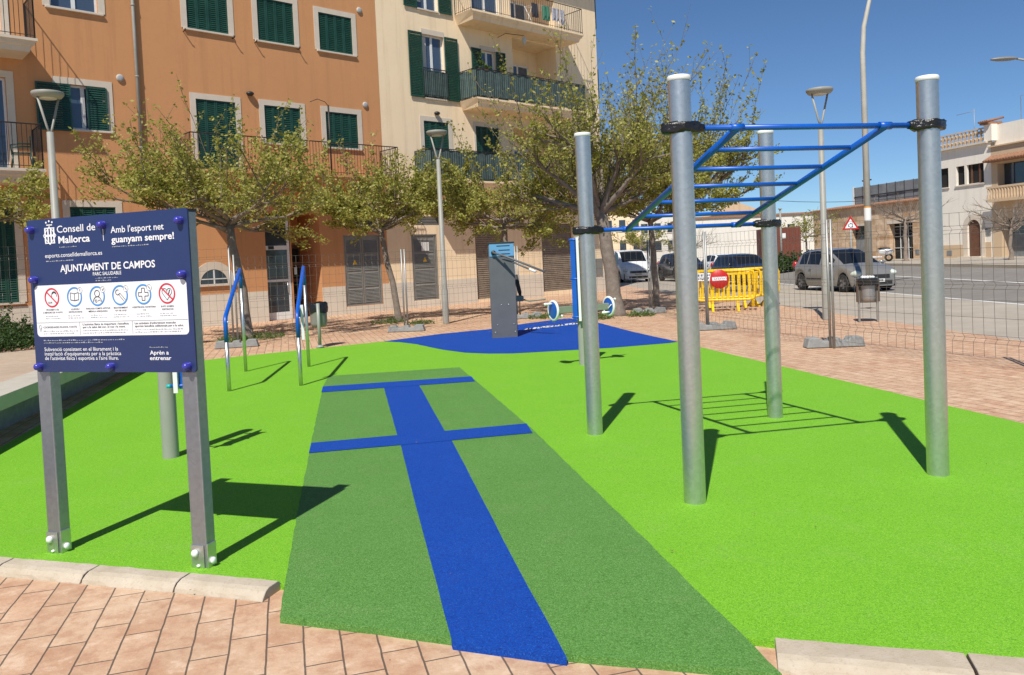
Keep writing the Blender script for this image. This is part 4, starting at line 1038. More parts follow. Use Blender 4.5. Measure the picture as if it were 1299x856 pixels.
b = MB(); b.box((OX0, -.5, OZ+.003), (OX1, 11.2, OZ+.25)); b.build('roof', 'tile', ob)
b = MB()
for a, c in ((OX0, -.02), (2.0, 2.90), (4.48, 4.76)): b.box((a, -.022, -.1), (c, -.002, 1.0))
for a, c in ((2.92, 4.46),): b.box((a, -.022, -.1), (c, -.002, .25))
for i_ in range(4):
    q = MB(); q.v = b.v[i_*8:i_*8+8]; q.f = b.f[:6]; q.s = b.s[:6]; q.build('plinth', 'plinth', ob)
for a, c, e_, f_, st_, le in [(-2.15, -.84, 9.30, 10.72, 'closed', 3), (.16, 1.45, 9.28, 10.70, 'closed', 3), (2.40, 3.72, 9.28, 10.60, 'closed', 3), (.22, 1.52, 5.92, 7.16, 'closed', 3), (2.48, 3.76, 5.92, 7.16, 'closed', 3), (-5.92, -4.68, 9.30, 10.7, 'glass', 3), (-5.75, -4.55, 1.12, 3.72, 'closed', 3), (-8.15, -7.12, 1.12, 3.7, 'closed', 3)]:
    window(ob, a, c, e_, f_, st_)
window(ob, -2.03, -.76, 4.86, 7.14, 'closed', sill=False); window(ob, -8.0, -7.1, 4.66, 7.18, 'glass', sill=False); window(ob, -8.0, -7.1, 8.05, 10.5, 'glass', sill=False)
window(ob, -5.80, -4.62, 5.92, 7.18, 'glass')
w_ = ob.children[-1]
q = MB(); louvre(q, -6.42, -5.55, 5.84, 7.16, -.085); q.build('shutter', 'shutter', w_); q = MB(); louvre(q, -5.14, -4.60, 5.90, 7.15, -.06); q.build('shutter', 'shutter', w_)
hk = MB()
for x, z in ((-2.28, 9.18), (-.72, 9.20), (.02, 9.18), (1.56, 9.18)):
    hk.tube([(x, 0, z), (x, -.16, z), (x, -.19, z+.05)], .016, 6)
hk.build('shutter_hook', 'iron', ob)
for x, z in ((-4.21, 7.51), (4.06, 10.94), (4.11, 7.54)):
    q = MB(); q.lathe([(0, 0), (.10, 0), (.11, .03), (.09, .05), (0, .055)], 20, TR(x, -.001, z, rx=R(90))); v_ = q.build('vent_cap', 'lamp_pale', ob)
    q = MB(); q.lathe([(0, .056), (.065, .058), (.07, .056)], 16, TR(x, -.001, z, rx=R(90))); q.build('grille', 'ink_grey', v_)
def wall_light(x, z):
    q = MB(); q.ball((x, -.08, z), (.13, .10, .075), n=8); q.build('wall_light', 'trim', ob if x < 4.76 else cb)
wall_light(-.27, 7.47)
q = MB(); q.tube([(-3.74, -.07, 4.6), (-3.74, -.07, OZ)], .05, 12)
for z in (5.5, 7.6, 9.7, 11.8): q.lathe([(.05, -.02), (.062, -.02), (.062, .02), (.05, .02)], 12, TR(-3.74, -.07, z))
q.build('drainpipe', 'lamp_paint', ob)
balcony(ob, -10.2, -6.50, 1.1, 4.62, 1.18, 'stone_trim'); balcony(ob, -10.2, -6.50, 1.1, 8.05, 1.18, 'stone_trim')
tb = balcony(ob, -2.75, 4.70, 1.2, 4.80, 1.08, 'orange', .30)
# arched window
ar = MB(); N = 20; vs = []; cxa, cza = -1.78, 1.33
for i in range(N+1):
    a = math.pi*i/N
    for rr_, y in ((.44, -.03), (.68, -.03), (.68, 0), (.44, .0)): vs.append((cxa+rr_*math.cos(a), y, cza+rr_*1.04*math.sin(a)))
fs = []
for i in range(N):
    for j in range(4): k = (j+1) % 4; fs.append((i*4+j, i*4+k, (i+1)*4+k, (i+1)*4+j))
ar.add(vs, fs); ar.box((cxa-.72, -.06, cza-.075), (cxa+.72, -.001, cza-.001)); aw = ar.build('arched_window', 'stone_trim', ob)
q = MB(); q.prism([(cxa+.44*math.cos(math.pi*i/N), cza+.455*math.sin(math.pi*i/N)) for i in range(N+1)], -.014, -.003); q.build('pane', 'glass', aw)
q = MB(); q.box((cxa-.02, -.03, cza), (cxa+.02, -.016, cza+.44)); q.box((cxa-.4, -.03, cza+.14), (cxa+.4, -.016, cza+.17)); q.build('bars', 'frame_white', aw)
# entrance recess
q = MB(); q.add([(0, .14, -.1), (0, 1.6, -.1), (0, 1.6, 3.58), (0, .14, 3.58), (2, .14, -.1), (2, 1.6, -.1), (2, 1.6, 3.58), (2, .14, 3.58)], [(0, 1, 2, 3), (4, 7, 6, 5), (1, 5, 6, 2), (3, 2, 6, 7), (0, 4, 5, 1)]); q.build('entrance_recess', 'orange', ob, merge=False)
q = MB(); X0, X1 = .02, .94
for a in ((X0, .0, X0+.07, 3.5), (X1-.09, 0, X1, 3.5), (X0+.07, 3.43, X1-.09, 3.5), (X0+.07, 2.36, X1-.09, 2.50), (X0+.07, 1.28, X1-.09, 1.36), (X0+.07, 0, X1-.09, .25)): q.box((a[0], .20, a[1]), (a[2], .26, a[3]))
dr = q.build('glazed_door', 'frame_white', ob)
q = MB(); q.box((X0+.07, .225, .25), (X1-.09, .235, 3.43)); q.build('pane', 'glass', dr)
q = MB(); q.box((X0+.16, .192, 2.38), (X0+.36, .199, 2.49)); q.build('house_number', 'trim', dr)
q = MB(); q.tube([(X1-.14, .17, .9), (X1-.14, .17, 1.25)], .015, 8); q.build('handle', 'galv', dr)
q = MB(); q.box((.97, .20, 0), (1.02, 1.55, 3.5)); q.build('screen_wall', 'orange', ob)
q = MB(); q.box((1.30, 1.50, 0), (1.98, 1.56, 2.55)); d2 = q.build('door', 'wood', ob)
q = MB(); 
for i in range(2):
    for j in range(4): q.box((1.36+i*.31, 1.47, .15+j*.6), (1.61+i*.31, 1.495, .62+j*.6))
q.build('door_panel', 'dark', d2)
q = MB(); q.box((1.06, .16, 1.5), (1.16, .19, 1.75)); q.build('intercom', 'galv', ob)
def metal_door(bld, x0, x1, z0, z1, leaves, sgn=True):
    q = MB(); q.box((x0, .035, z0), (x1, .06, z1)); q.box((x0, .0, z0), (x0+.04, .06, z1)); q.box((x1-.04, .0, z0), (x1, .06, z1)); q.box((x0, 0, z1-.04), (x1, .06, z1)); q.box((x0, 0, z0), (x1, .06, z0+.04))
    d_ = q.build('metal_door', 'grey_door', bld)
    n = leaves
    for i in range(n):
        a = x0+.06+(x1-x0-.12)*i/n; c = x0+.06+(x1-x0-.12)*(i+1)/n-.03
        lv_ = MB(); rows = 4; 
        for j in range(rows):
            zb, zt = z0+.1+(z1-z0-.2)*j/rows, z0+.1+(z1-z0-.2)*(j+1)/rows-.07
            k = int((zt-zb)/.05)
            for t in range(k):
                z = zb+(zt-zb)*(t+.5)/k; lv_.add([(a+.06, .012, z-.02), (c-.06, .012, z-.02), (c-.06, .034, z+.018), (a+.06, .034, z+.018)], [(0, 1, 2, 3)])
        lv_.box((a, .018, z0+.06), (a+.05, .034, z1-.06)); lv_.box((c-.05, .018, z0+.06), (c, .034, z1-.06))
        lv_.build('door_leaf', 'grey_door', d_)
    q = MB(); xm = x0+(x1-x0)*.28 if leaves == 2 else (x0+x1)/2; zz = z0+(z1-z0)*.62
    q.add([(xm-.1, .008, zz-.09), (xm+.1, .008, zz-.09), (xm, .008, zz+.09)], [(0, 1, 2)]); q.build('warning_triangle', 'yellow', d_)
    if leaves == 1: 
        q = MB(); q.box((xm-.13, .006, zz+.32), (xm+.22, .010, zz+.66)); q.build('notice', 'sticker', d_)
metal_door(ob, 2.92, 4.46, .27, 2.81, 2)
def vent(bld, x0, x1, z0, z1):
    q = MB(); q.box((x0, .05, z0), (x1, .06, z1)); 
    for i in range(6): z = z0+(z1-z0)*(i+.5)/6; q.add([(x0, .004, z-.02), (x1, .004, z-.02), (x1, .045, z+.02), (x0, .045, z+.02)], [(0, 1, 2, 3)])
    q.build('vent', 'grey_door', bld)
vent(ob, 3.31, 4.42, 3.18, 3.5)
# --- cream block
cb = empty('apartment_block', (*FO, 0), FA, 'cream rendered apartment block with long balconies right of the orange block', 'building')
CX0, CX1, CZ = 4.764, 16.95, 14.4
cops = [(6.79, 7.86, 8.10, 10.55), (6.64, 7.66, 11.5, 13.2), (6.70, 7.90, 4.95, 7.20), (9.75, 10.55, 8.1, 10.35), (9.3, 10.55, 4.9, 7.2), (11.55, 14.2, 8.1, 11.1), (11.55, 14.2, 11.55, 13.9), (11.4, 14.2, 4.9, 7.3), (9.4, 10.9, 11.6, 13.6),
        (5.85, 7.05, .27, 2.81), (5.85, 7.2, 3.16, 3.5), (9.0, 10.8, .12, 3.36), (12.78, 14.75, .2, 3.2)]
wall_mesh(CX0, CX1, -.1, CZ, cops, .14).build('wall', 'cream', cb, merge=False)
b = MB(); b.add([(CX1, 0, -.1), (CX1, 11, -.1), (CX1, 11, CZ), (CX1, 0, CZ), (CX0, 0, CZ), (CX0, 11, CZ), (CX0, 11, -.1)], [(0, 1, 2, 3), (3, 2, 5, 4), (1, 6, 5, 2)]); b.build('side_wall', 'cream', cb, merge=False)
b = MB(); b.box((CX0, -.5, CZ+.003), (CX1+.45, 11.2, CZ+.25)); b.build('roof', 'tile', cb)
b = MB()
for a, c in ((4.764, 5.83), (7.07, 8.98), (10.82, 12.76), (14.77, 16.95)): b.box((a, -.022, -.1), (c, -.002, 1.0))
for a, c in ((5.85, 7.05),): b.box((a, -.022, -.1), (c, -.002, .25))
for i_ in range(5):
    q = MB(); q.v = b.v[i_*8:i_*8+8]; q.f = b.f[:6]; q.s = b.s[:6]; q.build('plinth', 'plinth', cb)
def tall_window(x0, x1, z0, z1, screen=True):
    w_ = window(cb, x0, x1, z0, z1, 'open', sur=.02, top=.20)
    if screen:
        rl = railing(w_, [((x0-.05, -.10), (x1+.05, -.10))], z0+.02, z0+1.12, step=.09)
        q = MB(); k = 14; vs = []
        for j in range(k+1): x = x0-.02+(x1-x0+.04)*j/k; vs += [(x, -.075-.01*math.sin(j*1.4), z0+.04), (x, -.075-.01*math.sin(j*1.4), z0+1.05+.015*math.sin(j*1.7))]
        q.add(vs, [(2*j, 2*j+2, 2*j+3, 2*j+1) for j in range(k)], True); q.build('fabric_screen', 'screen', w_, merge=False)
    q = MB(); q.box((x0+.08, .11, z0+.3), (x0+.28, .118, z1-.08)); q.build('curtain', 'curtain', w_)
    return w_
tall_window(6.79, 7.86, 8.10, 10.55); tall_window(6.64, 7.66, 11.5, 13.2, False)
window(cb, 6.70, 7.90, 4.95, 7.20, 'closed', sill=False); window(cb, 9.3, 10.55, 4.9, 7.2, 'closed', sill=False, sur=.1); window(cb, 9.4, 10.9, 11.6, 13.6, 'glass', sill=False, sur=.1)
window(cb, 9.75, 10.55, 8.1, 10.35, 'open', sur=.02, sill=False)
def loggia(x0, x1, z0, z1):
    q = MB(); d_ = 1.3
    q.add([(x0, .14, z0), (x0, d_, z0), (x0, d_, z1), (x0, .14, z1), (x1, .14, z0), (x1, d_, z0), (x1, d_, z1), (x1, .14, z1)], [(0, 1, 2, 3), (4, 7, 6, 5), (1, 5, 6, 2), (3, 2, 6, 7), (0, 4, 5, 1)]); lg = q.build('loggia', 'cream', cb, merge=False)
    q = MB(); a, c, zt = x0+.05, x1-.6, z1-.7
    for k in ((a, z0, a+.07, zt), (c-.07, z0, c, zt), (a, zt-.07, c, zt), ((2*a+c)/3-.04, z0, (2*a+c)/3+.04, zt), ((a+2*c)/3-.04, z0, (a+2*c)/3+.04, zt)): q.box((k[0], d_-.08, k[1]), (k[2], d_-.03, k[3]))
    q.build('window_frame', 'frame_white', lg)
    q = MB(); q.box((a+.02, d_-.055, z0), (c-.02, d_-.045, zt-.02)); q.build('pane', 'glass_blue', lg)
loggia(11.55, 14.2, 8.1, 11.1); loggia(11.55, 14.2, 11.55, 13.9); loggia(11.4, 14.2, 4.9, 7.3)
balcony(cb, 8.45, 14.85, 1.15, 11.5, 1.1, 'cream'); balcony(cb, 8.50, 14.85, 1.15, 8.10, 1.15, 'cream', screen='screen'); balcony(cb, 6.15, 14.85, 1.1, 4.82, 1.15, 'cream', screen='screen')
metal_door(cb, 5.85, 7.05, .27, 2.81, 1); vent(cb, 5.85, 7.2, 3.16, 3.5)
for x0, x1, z0, z1 in ((9.0, 10.8, .12, 3.36), (12.78, 14.75, .2, 3.2)):
    q = MB(); z = z0
    while z < z1-.01:
        zz = min(z+.085, z1); q.add([(x0, .09, z), (x1, .09, z), (x1, .07, (z+zz)/2), (x0, .07, (z+zz)/2), (x1, .09, zz), (x0, .09, zz)], [(0, 1, 2, 3), (3, 2, 4, 5)]); z = zz
    q.build('roller_shutter', 'brown_shutter', cb, merge=False)
q = MB(); q.box((16.15, -.05, .75), (16.68, -.001, 1.55)); q.build('meter_box', 'grey_door', cb)
wall_light(7.32, 7.52)
q = MB(); louvre(q, 16.97, 17.42, 9.2, 10.6, .35); louvre(q, 16.97, 17.42, 12.5, 14.3, .35); q.build('side_shutter', 'shutter', cb)
q = MB(); q.tube([(10.75, 0, 11.0), (10.75, -.5, 11.05), (11.55, -.75, 11.02)], .012, 6); wl = q.build('lantern_bracket', 'iron', cb)
q = MB(); q.lathe([(0, 10.98), (.07, 10.95), (.11, 10.85), (.06, 10.70), (.02, 10.64), (0, 10.62)], 12, TR(11.55, -.75, 0)); q.build('lantern', 'lamp_glass', wl)

def place(e):            # objects standing on the block's balconies, in block coordinates
    e.matrix_world = Matrix.Translation((*FO, 0)) @ Matrix.Rotation(FA, 4, 'Z') @ Matrix.Translation(e.location) @ Matrix.Rotation(e.rotation_euler.z, 4, 'Z')
def plastic_chair(loc, rz, label):
    e = empty('balcony_chair', loc, rz, label, 'chair')
    q = MB(); q.box((-.22, -.22, .41), (.22, .22, .44)); q.build('seat', 'chair_green', e, bevel=.01)
    q = MB(); 
    for i in range(5): q.box((-.2+i*.09, .20, .44), (-.14+i*.09, .225, .85))
    q.box((-.22, .195, .82), (.22, .23, .88)); q.build('backrest', 'chair_green', e)
    for sx in (-1, 1):
        for sy in (-1, 1):
            q = MB(); q.tube([(sx*.2, sy*.2, .42), (sx*.25, sy*.25, 0)], .022, 8); q.build('leg', 'chair_green', e)
        q = MB(); q.tube([(sx*.24, .22, .66), (sx*.26, -.05, .66), (sx*.25, -.24, .62), (sx*.23, -.22, .42)], .02, 8); q.build('armrest', 'chair_green', e)
    place(e)
plastic_chair((-6.95, -.62, 4.63), R(-100), 'dark green plastic chair on the lower left orange block balcony')
e = empty('laundry_rack', (13.0, -.55, 11.51), 0, 'drying rack with green and checked laundry on the top cream balcony', 'drying rack')
q = MB()
for x in (-.9, .9): q.tube([(x, -.25, 0), (x, .25, .95)], .012, 6); q.tube([(x, .25, 0), (x, -.25, .95)], .012, 6)
for y in (-.25, -.1, .1, .25): q.tube([(-.9, y, .95), (.9, y, .95)], .006, 5)
q.build('frame', 'white_plastic', e)
for i, (x, w2, h, mm) in enumerate([(-1.0, .35, .6, 'cloth3'), (-.35, .42, .62, 'cloth1'), (.22, .45, .55, 'cloth2'), (.72, .3, .65, 'cloth2')]):
    q = MB(); k = 8; vs = []
    for j in range(k+1): xx = x+w2*j/k; vs += [(xx, -.27+.03*math.sin(j*1.5+i), .96), (xx+.02, -.28+.05*math.sin(j*1.5+i), .96-h)]
    q.add(vs, [(2*j, 2*j+2, 2*j+3, 2*j+1) for j in range(k)], True); q.build('hanging_cloth', mm, e, merge=False)
place(e)
e = empty('terrace_pole', (2.30, -.55, 4.81), 0, 'thin black pole with curved top arm on the orange block terrace', 'pole')
q = MB(); q.tube([(0, 0, 0), (0, 0, 2.45)], .03, 8); q.build('pole', 'iron', e)
q = MB(); q.tube([(0, 0, 2.42), (-.12, 0, 2.55), (-.4, 0, 2.62), (-.68, 0, 2.50)], .012, 6); q.build('arm', 'iron', e); place(e)
for i, (x, mm) in enumerate(((9.0, 0), (9.35, 0), (10.2, 1))):
    e = empty('plant_pot', (x, -.86, 8.11), 0, ['clay pot with a tall green plant at the left corner of the middle cream balcony', 'second clay pot from the left on the middle cream balcony', 'clay pot with orange flowers on the middle cream balcony'][i], 'plant pot')
    q = MB(); q.lathe([(0, .92), (.08, .92), (.11, 1.18), (.12, 1.2), (0, 1.19)], 14); q.build('pot', 'terracotta_pot', e)
    q = MB(); q.box((-.12, -.09, 0), (-.09, .09, .92)); q.box((.09, -.09, 0), (.12, .09, .92)); q.box((-.12, -.09, .89), (.12, .09, .919)); q.build('stand', 'iron', e)
    q = MB(); rg = random.Random(i); 
    for k in range(14): leafs(q, Vector((rg.uniform(-.12, .12), rg.uniform(-.1, .1), 1.22+rg.uniform(0, .6 if i == 0 else .2))), 6, .04, .05, rg)
    q.build('leaves', 'weed', e, merge=False); place(e)

# ------------------------------------------------------------------ far side of the street
SO = (25.2, 63.5); SA = math.atan2(-.967, .255); SZ = .46
wk = empty('stone_workshop', (*SO, 0), SA, 'low sandstone workshop with tiled eaves and dark glazed doorway across the road', 'building')
wops = [(7.4, 9.62, SZ, 3.02), (3.35, 5.0, SZ, 3.05)]
wall_mesh(-1.2, 11.6, 0, 4.45, wops, .5).build('wall', 'sandstone', wk, merge=False)
b = MB(); b.add([(-1.2, 0, 0), (-1.2, 9, 0), (-1.2, 9, 5.2), (-1.2, 0, 4.45), (11.6, 0, 4.45), (11.6, 9, 5.2)], [(0, 3, 2, 1), (3, 4, 5, 2)]); b.build('side_wall', 'sandstone', wk, merge=False)
b = MB(); 
for i in range(64):
    x = -1.2+i*.2; b.tube([(x, -.28, 4.50), (x, 2.2, 4.78)], .075, 6)
b.build('roof_tiles', 'tile', wk, merge=False)
b = MB(); b.box((7.4, .45, SZ), (9.62, .49, 3.02)); dd_ = b.build('glazed_doorway', 'dark', wk)
b = MB()
for x in (8.0, 8.75): b.box((x-.02, .40, SZ), (x+.02, .445, 3.0))
for z in (1.3, 2.1, 2.8): b.box((7.4, .40, z-.02), (9.62, .445, z+.02))
b.build('glazing_bars', 'frame_white', dd_)
b = MB(); b.box((3.35, .40, SZ), (5.0, .44, 2.1)); b.build('door', 'corr', wk)
b = MB(); b.box((3.35, .40, 2.12), (5.0, .44, 3.05)); b.build('transom_window', 'glass', wk)
b = MB(); b.box((7.2, -.02, 3.03), (9.8, -.002, 3.25)); b.box((3.2, -.02, 3.06), (5.2, -.002, 3.22)); b.build('lintel', 'stone_trim', wk)
b = MB(); b.box((9.85, -.03, .8), (10.2, -.002, 1.15)); b.build('meter_box', 'corr', wk)
bb = empty('rooftop_hoarding', (*SO, 0), SA, 'long grey sheet metal hoarding on top of the stone workshop roof', 'hoarding')
b = MB()
x = .7
while x < 9.6:
    b.box((x, 2.5, 4.55), (x+.02, 2.56, 6.25)); x += .9
b.box((.7, 2.46, 5.42), (9.6, 2.5, 5.50)); b.build('posts', 'trim', bb)
rg = random.Random(8)
for i in range(10):
    q = MB(); x = .7+i*.9; q.box((x+.02, 2.52+rg.uniform(0, .03), 4.55), (x+.88, 2.57, 6.22-.0*i)); q.build('sheet', 'corr' if rg.random() < .72 else 'galv_dull', bb)
for x in (2.2, 8.9):
    q = MB(); q.box((x-.04, 2.45, 4.6), (x+.04, 2.5, 6.7)); q.box((x-.5, 2.43, 6.62), (x+.5, 2.52, 6.72)); q.build('floodlight_arm', 'trim', bb)
q = MB(); q.box((.55, 2.45, 4.5), (.68, 2.6, 6.3)); q.build('end_post', 'frame_white', bb)
# white house
wh = empty('white_house', (*SO, 0), SA, 'white two storey house with brown arched door and lattice roof parapet across the road', 'building')
hops = [(12.0, 12.84, 5.10, 6.34), (13.47, 15.58, 5.13, 6.32), (14.28, 15.22, SZ, 2.88)]
wall_mesh(11.604, 16.12, 0, 7.5, hops, .22).build('wall', 'white_wall', wh, merge=False)
b = MB(); b.add([(11.604, 0, 0), (11.604, 9, 0), (11.604, 9, 7.5), (11.604, 0, 7.5), (16.12, 0, 7.5), (16.12, 9, 7.5)], [(0, 3, 2, 1), (3, 4, 5, 2)]); b.build('side_wall', 'white_wall', wh, merge=False)
b = MB(); b.box((11.55, -.25, 7.46), (16.0, .25, 7.56)); b.build('cornice', 'stone_trim', wh)
# lattice parapet
b = MB(); z0, z1 = 7.56, 8.36
b.box((11.6, -.06, z1), (15.75, .06, z1+.08))
for i in range(14):
    x = 11.62+i*.295
    b.box((x-.02, -.04, z0), (x+.02, .04, z1))
    for zz in (z0, z0+.4):
        b.tube([(x, 0, zz+.02), (x+.295, 0, zz+.38)], .025, 5); b.tube([(x, 0, zz+.38), (x+.295, 0, zz+.02)], .025, 5)
        b.lathe([(.05, -.03), (.09, -.03), (.09, .03), (.05, .03)], 10, TR(x+.147, 0, zz+.2, rx=R(90)))
b.box((11.6, -.03, z0+.38), (15.75, .03, z0+.42)); b.build('lattice_parapet', 'tan_wall', wh)
b = MB(); b.box((15.75, -.1, 7.56), (16.3, .35, 8.55)); b.build('parapet_pier', 'white_wall', wh)
b = MB(); b.box((15.6, -.25, 8.56), (16.25, .8, 8.72))
for i in range(5): b.tube([(15.62+i*.15, -.35, 8.72), (15.62+i*.15, .9, 8.95)], .07, 6)
b.build('pier_tiles', 'tile', wh)
for a, c in ((12.0, 12.84), (13.47, 15.58)):
    q = MB(); q.box((a, .17, 5.1), (c, .2, 6.34)); wi = q.build('window', 'dark', wh)
    q = MB(); q.box((a-.08, -.08, 5.02), (c+.08, .0, 5.10)); q.build('sill', 'stone_trim', wi)
    if c > 15: 
        q = MB(); q.box((14.12, -.0, 5.12), (14.30, .15, 6.32)); q.build('mullion', 'white_wall', wi); q = MB(); q.box((14.5, .12, 5.13), (14.62, .16, 6.3)); q.box((15.1, .12, 5.13), (15.2, .16, 6.3)); q.build('frame', 'wood', wi)
cxa, cza, N = 14.75, 2.36, 16
def archpoly(r, zc, z0): return [(cxa-r, z0)]+[(cxa+r*math.cos(math.pi*(1-i/N)), zc+r*1.05*math.sin(math.pi*(1-i/N))) for i in range(N+1)]+[(cxa+r, z0)]
q = MB(); vs = []; po, pi_ = archpoly(.83, cza, SZ), archpoly(.50, cza, SZ)
k = len(po); vs = [(x, -.05, z) for x, z in po]+[(x, -.05, z) for x, z in pi_]+[(x, .0, z) for x, z in po]+[(x, .15, z) for x, z in pi_]
fs = [(i, i+1, k+i+1, k+i) for i in range(k-1)]+[(2*k+i, 2*k+i+1, i+1, i) for i in range(k-1)]+[(k+i, k+i+1, 3*k+i+1, 3*k+i) for i in range(k-1)]
q.add(vs, fs); dw = q.build('arched_doorway', 'stone_trim', wh)
q = MB(); q.prism(archpoly(.49, cza, SZ), .08, .12); q.build('door', 'wood', dw)
q = MB(); q.box((13.9, -.5, .5), (15.6, -.05, .60)); q.build('step', 'stone_trim', dw)
b = MB(); b.box((11.61, -.03, SZ), (13.85, -.001, 1.35)); b.build('plinth', 'tan_wall', wh); b = MB(); b.box((15.55, -.03, SZ), (16.0, -.001, 1.45)); b.build('plinth', 'tan_wall', wh)
b = MB(); b.box((15.62, -.03, 1.84), (15.98, -.001, 2.30)); b.build('plaque', 'corr', wh)
b = MB(); b.box((12.6, -.06, .7), (13.0, -.031, 1.0)); b.build('meter_box', 'corr', wh)
# tan house
th = empty('tan_house', (*SO, 0), SA, 'tan house with balustraded balcony and garage at the right edge across the road', 'building')
tops = [(16.55, 19.6, 4.75, 6.1), (16.75, 19.6, SZ, 2.80)]
wall_mesh(16.124, 21.5, 0, 7.15, tops, .6).build('wall', 'tan_wall', th, merge=False)
b = MB(); b.box((16.124, .3, 7.15), (21.5, 9, 8.5)); b.build('upper_parapet', 'white_wall', th)
b = MB(); b.box((16.0, -.12, 7.14), (21.5, .31, 7.22)); b.build('cornice', 'tan_wall', th)
b = MB()
for i in range(28): b.tube([(16.1+i*.2, -.55, 6.28), (16.1+i*.2, .1, 6.62)], .08, 6)
b.box((16.1, -.5, 6.22), (21.5, -.0, 6.30)); b.build('eaves_tiles', 'tile', th)
b = MB(); b.box((16.55, .52, 4.75), (19.6, .58, 6.1)); wi = b.build('balcony_window', 'glass', th)
b = MB()
for x in (17.2, 18.0, 18.8): b.box((x-.04, .46, 4.75), (x+.04, .515, 6.1))
b.build('window_frame', 'corr', wi)
b = MB(); b.box((16.4, -.7, 3.82), (20, -.0, 3.98)); b.box((16.4, -.72, 4.62), (20, -.58, 4.74)); bl = b.build('balcony', 'tan_wall', th)
b = MB()
for i in range(18): b.lathe([(.05, 3.98), (.07, 4.15), (.035, 4.35), (.07, 4.5), (.05, 4.62)], 8, TR(16.5+i*.2, -.65, 0))
b.build('balusters', 'tan_wall', bl)
b = MB(); b.box((16.75, .52, SZ), (19.6, .58, 1.85)); b.build('garage_door', 'corr', th)
b = MB(); b.box((16.75, .50, 1.87), (19.6, .58, 2.80)); b.build('transom', 'glass', th)
an = empty('roof_antenna', (*SO, 0), SA, 'tall lattice television antenna mast on the tan house roof', 'antenna')
q = MB(); q.tube([(18.0, 1.5, 8.5), (18.0, 1.5, 13.4)], .035, 6); q.build('mast', 'galv_dull', an)
q = MB(); q.tube([(17.7, 1.5, 12.9), (18.7, 1.5, 12.9)], .02, 5)
for i in range(7): q.tube([(17.8+i*.13, 1.5, 12.75), (17.8+i*.13, 1.5, 13.05)], .01, 4)
q.build('aerial', 'sticker_o', an)
q = MB(); q.tube([(16.9, 1.5, 8.5), (16.9, 1.5, 10.1), (18.0, 1.5, 10.1)], .02, 5); q.build('stay', 'galv_dull', an)
an = empty('roof_antenna', (*SO, 0), SA, 'thin T shaped antenna above the lattice parapet', 'antenna')
q = MB(); q.tube([(13.0, 2, 7.6), (13.0, 2, 10.1)], .02, 5); q.build('mast', 'galv_dull', an); q = MB(); q.tube([(11.6, 2, 9.95), (13.1, 2, 9.95)], .015, 5); q.build('aerial', 'galv_dull', an)
for e_ in list(COL.objects):
    pass
# distant buildings
def block(name, x0, x1, y, z0, z1, depth, m, label, wins=(), gable=0, rz=0.):
    e = empty(name, (x0, y, 0), rz, label, 'building'); L = x1-x0
    b = MB(); b.box((0, 0, z0), (L, depth, z1)); b.build('wall', m, e)
    if gable:
        q = MB(); q.prism([(-.2, z1+.003), (L+.2, z1+.003), (L*.45, z1+gable)], -.1, depth); q.build('roof', 'tan_wall', e)
    else:
        q = MB(); q.box((-.15, -.15, z1+.003), (L+.15, depth+.1, z1+.18)); q.build('roof', 'tile', e)
    for (a, c, zz0, zz1) in wins:
        q = MB(); q.box((a, -.03, zz0), (c, -.003, zz1)); w_ = q.build('window', 'glass', e); q = MB(); q.box((a-.1, -.08, zz0-.1), (c+.1, -.001, zz0)); q.build('sill', 'stone_trim', w_)
    return e
block('long_white_warehouse', 17.5, 30.5, 77, 0, 4.9, 8, 'far_wall', 'long low white warehouse far across the street', [(9.6, 10.3, 3.2, 4.0), (8.3, 9.0, 3.0, 3.8)])
block('gabled_shed', 22.5, 28.0, 86, 0, 5.6, 8, 'tan_wall', 'tan gabled shed rising behind the long white warehouse', [(3.2, 3.9, 4.9, 5.5)], 1.3)
block('far_cream_house', 9.5, 16.5, 100, 0, 8.5, 8, 'cream', 'distant cream house seen between the thick trunk and the near steel post', [(1+i*1.7, 1.8+i*1.7, 2.2+j*2.6, 3.6+j*2.6) for i in range(4) for j in range(2)])
block('far_pale_house', 17.0, 24.5, 108, 0, 7.0, 8, 'far_wall', 'distant pale house behind the parked cars', [(1+i*1.8, 1.9+i*1.8, 2.2+j*2.4, 3.5+j*2.4) for i in range(4) for j in range(2)])
e = empty('site_container', (18.05, 55.5, 0), R(-4), 'rust brown metal container with white notice across the road', 'container')
b = MB(); b.box((0, 0, .3), (2.35, 3, 3.1))
b.build('body', 'brown', e, bevel=.02); q = MB()
for i in range(11): q.box((.1+i*.21, -.03, .4), (.16+i*.21, -.001, 3.0))
q.build('ribs', 'brown', e); q = MB(); q.box((1.0, -.04, 2.35), (1.3, -.032, 2.7)); q.build('notice', 'sticker', e)
for i, x in enumerate((16.6, 17.6, 18.6)):
    shrub((x, 49+i*.3), .2, .85, 1.25, 700, ['left bush of the roadside hedge before the brown container', 'middle bush of the roadside hedge before the brown container', 'right bush of the roadside hedge before the brown container'][i], seed=60+i, size=.07)
ps = empty('utility_pole', (17.1, 49.8, .2), 0, 'thin pale post between the hedge and the brown container', 'post')
b = MB(); b.tube([(0, 0, 0), (0, 0, 3.9)], .06, 8); b.build('post', 'lamp_paint', ps)
b = MB(); b.box((-.1, -.1, 3.9), (.1, .1, 3.96)); b.build('cap', 'lamp_paint', ps)
cb_ = MB(); pts = [(14+i*1.6, 50+i*.35, 5.0-.5*math.sin(math.pi*i/10)) for i in range(11)]; cb_.tube(pts, .016, 4, False)
tag(cb_.build('overhead_cable', 'iron', merge=False), 'thin black cable strung across the sky before the far roofs', 'cable')

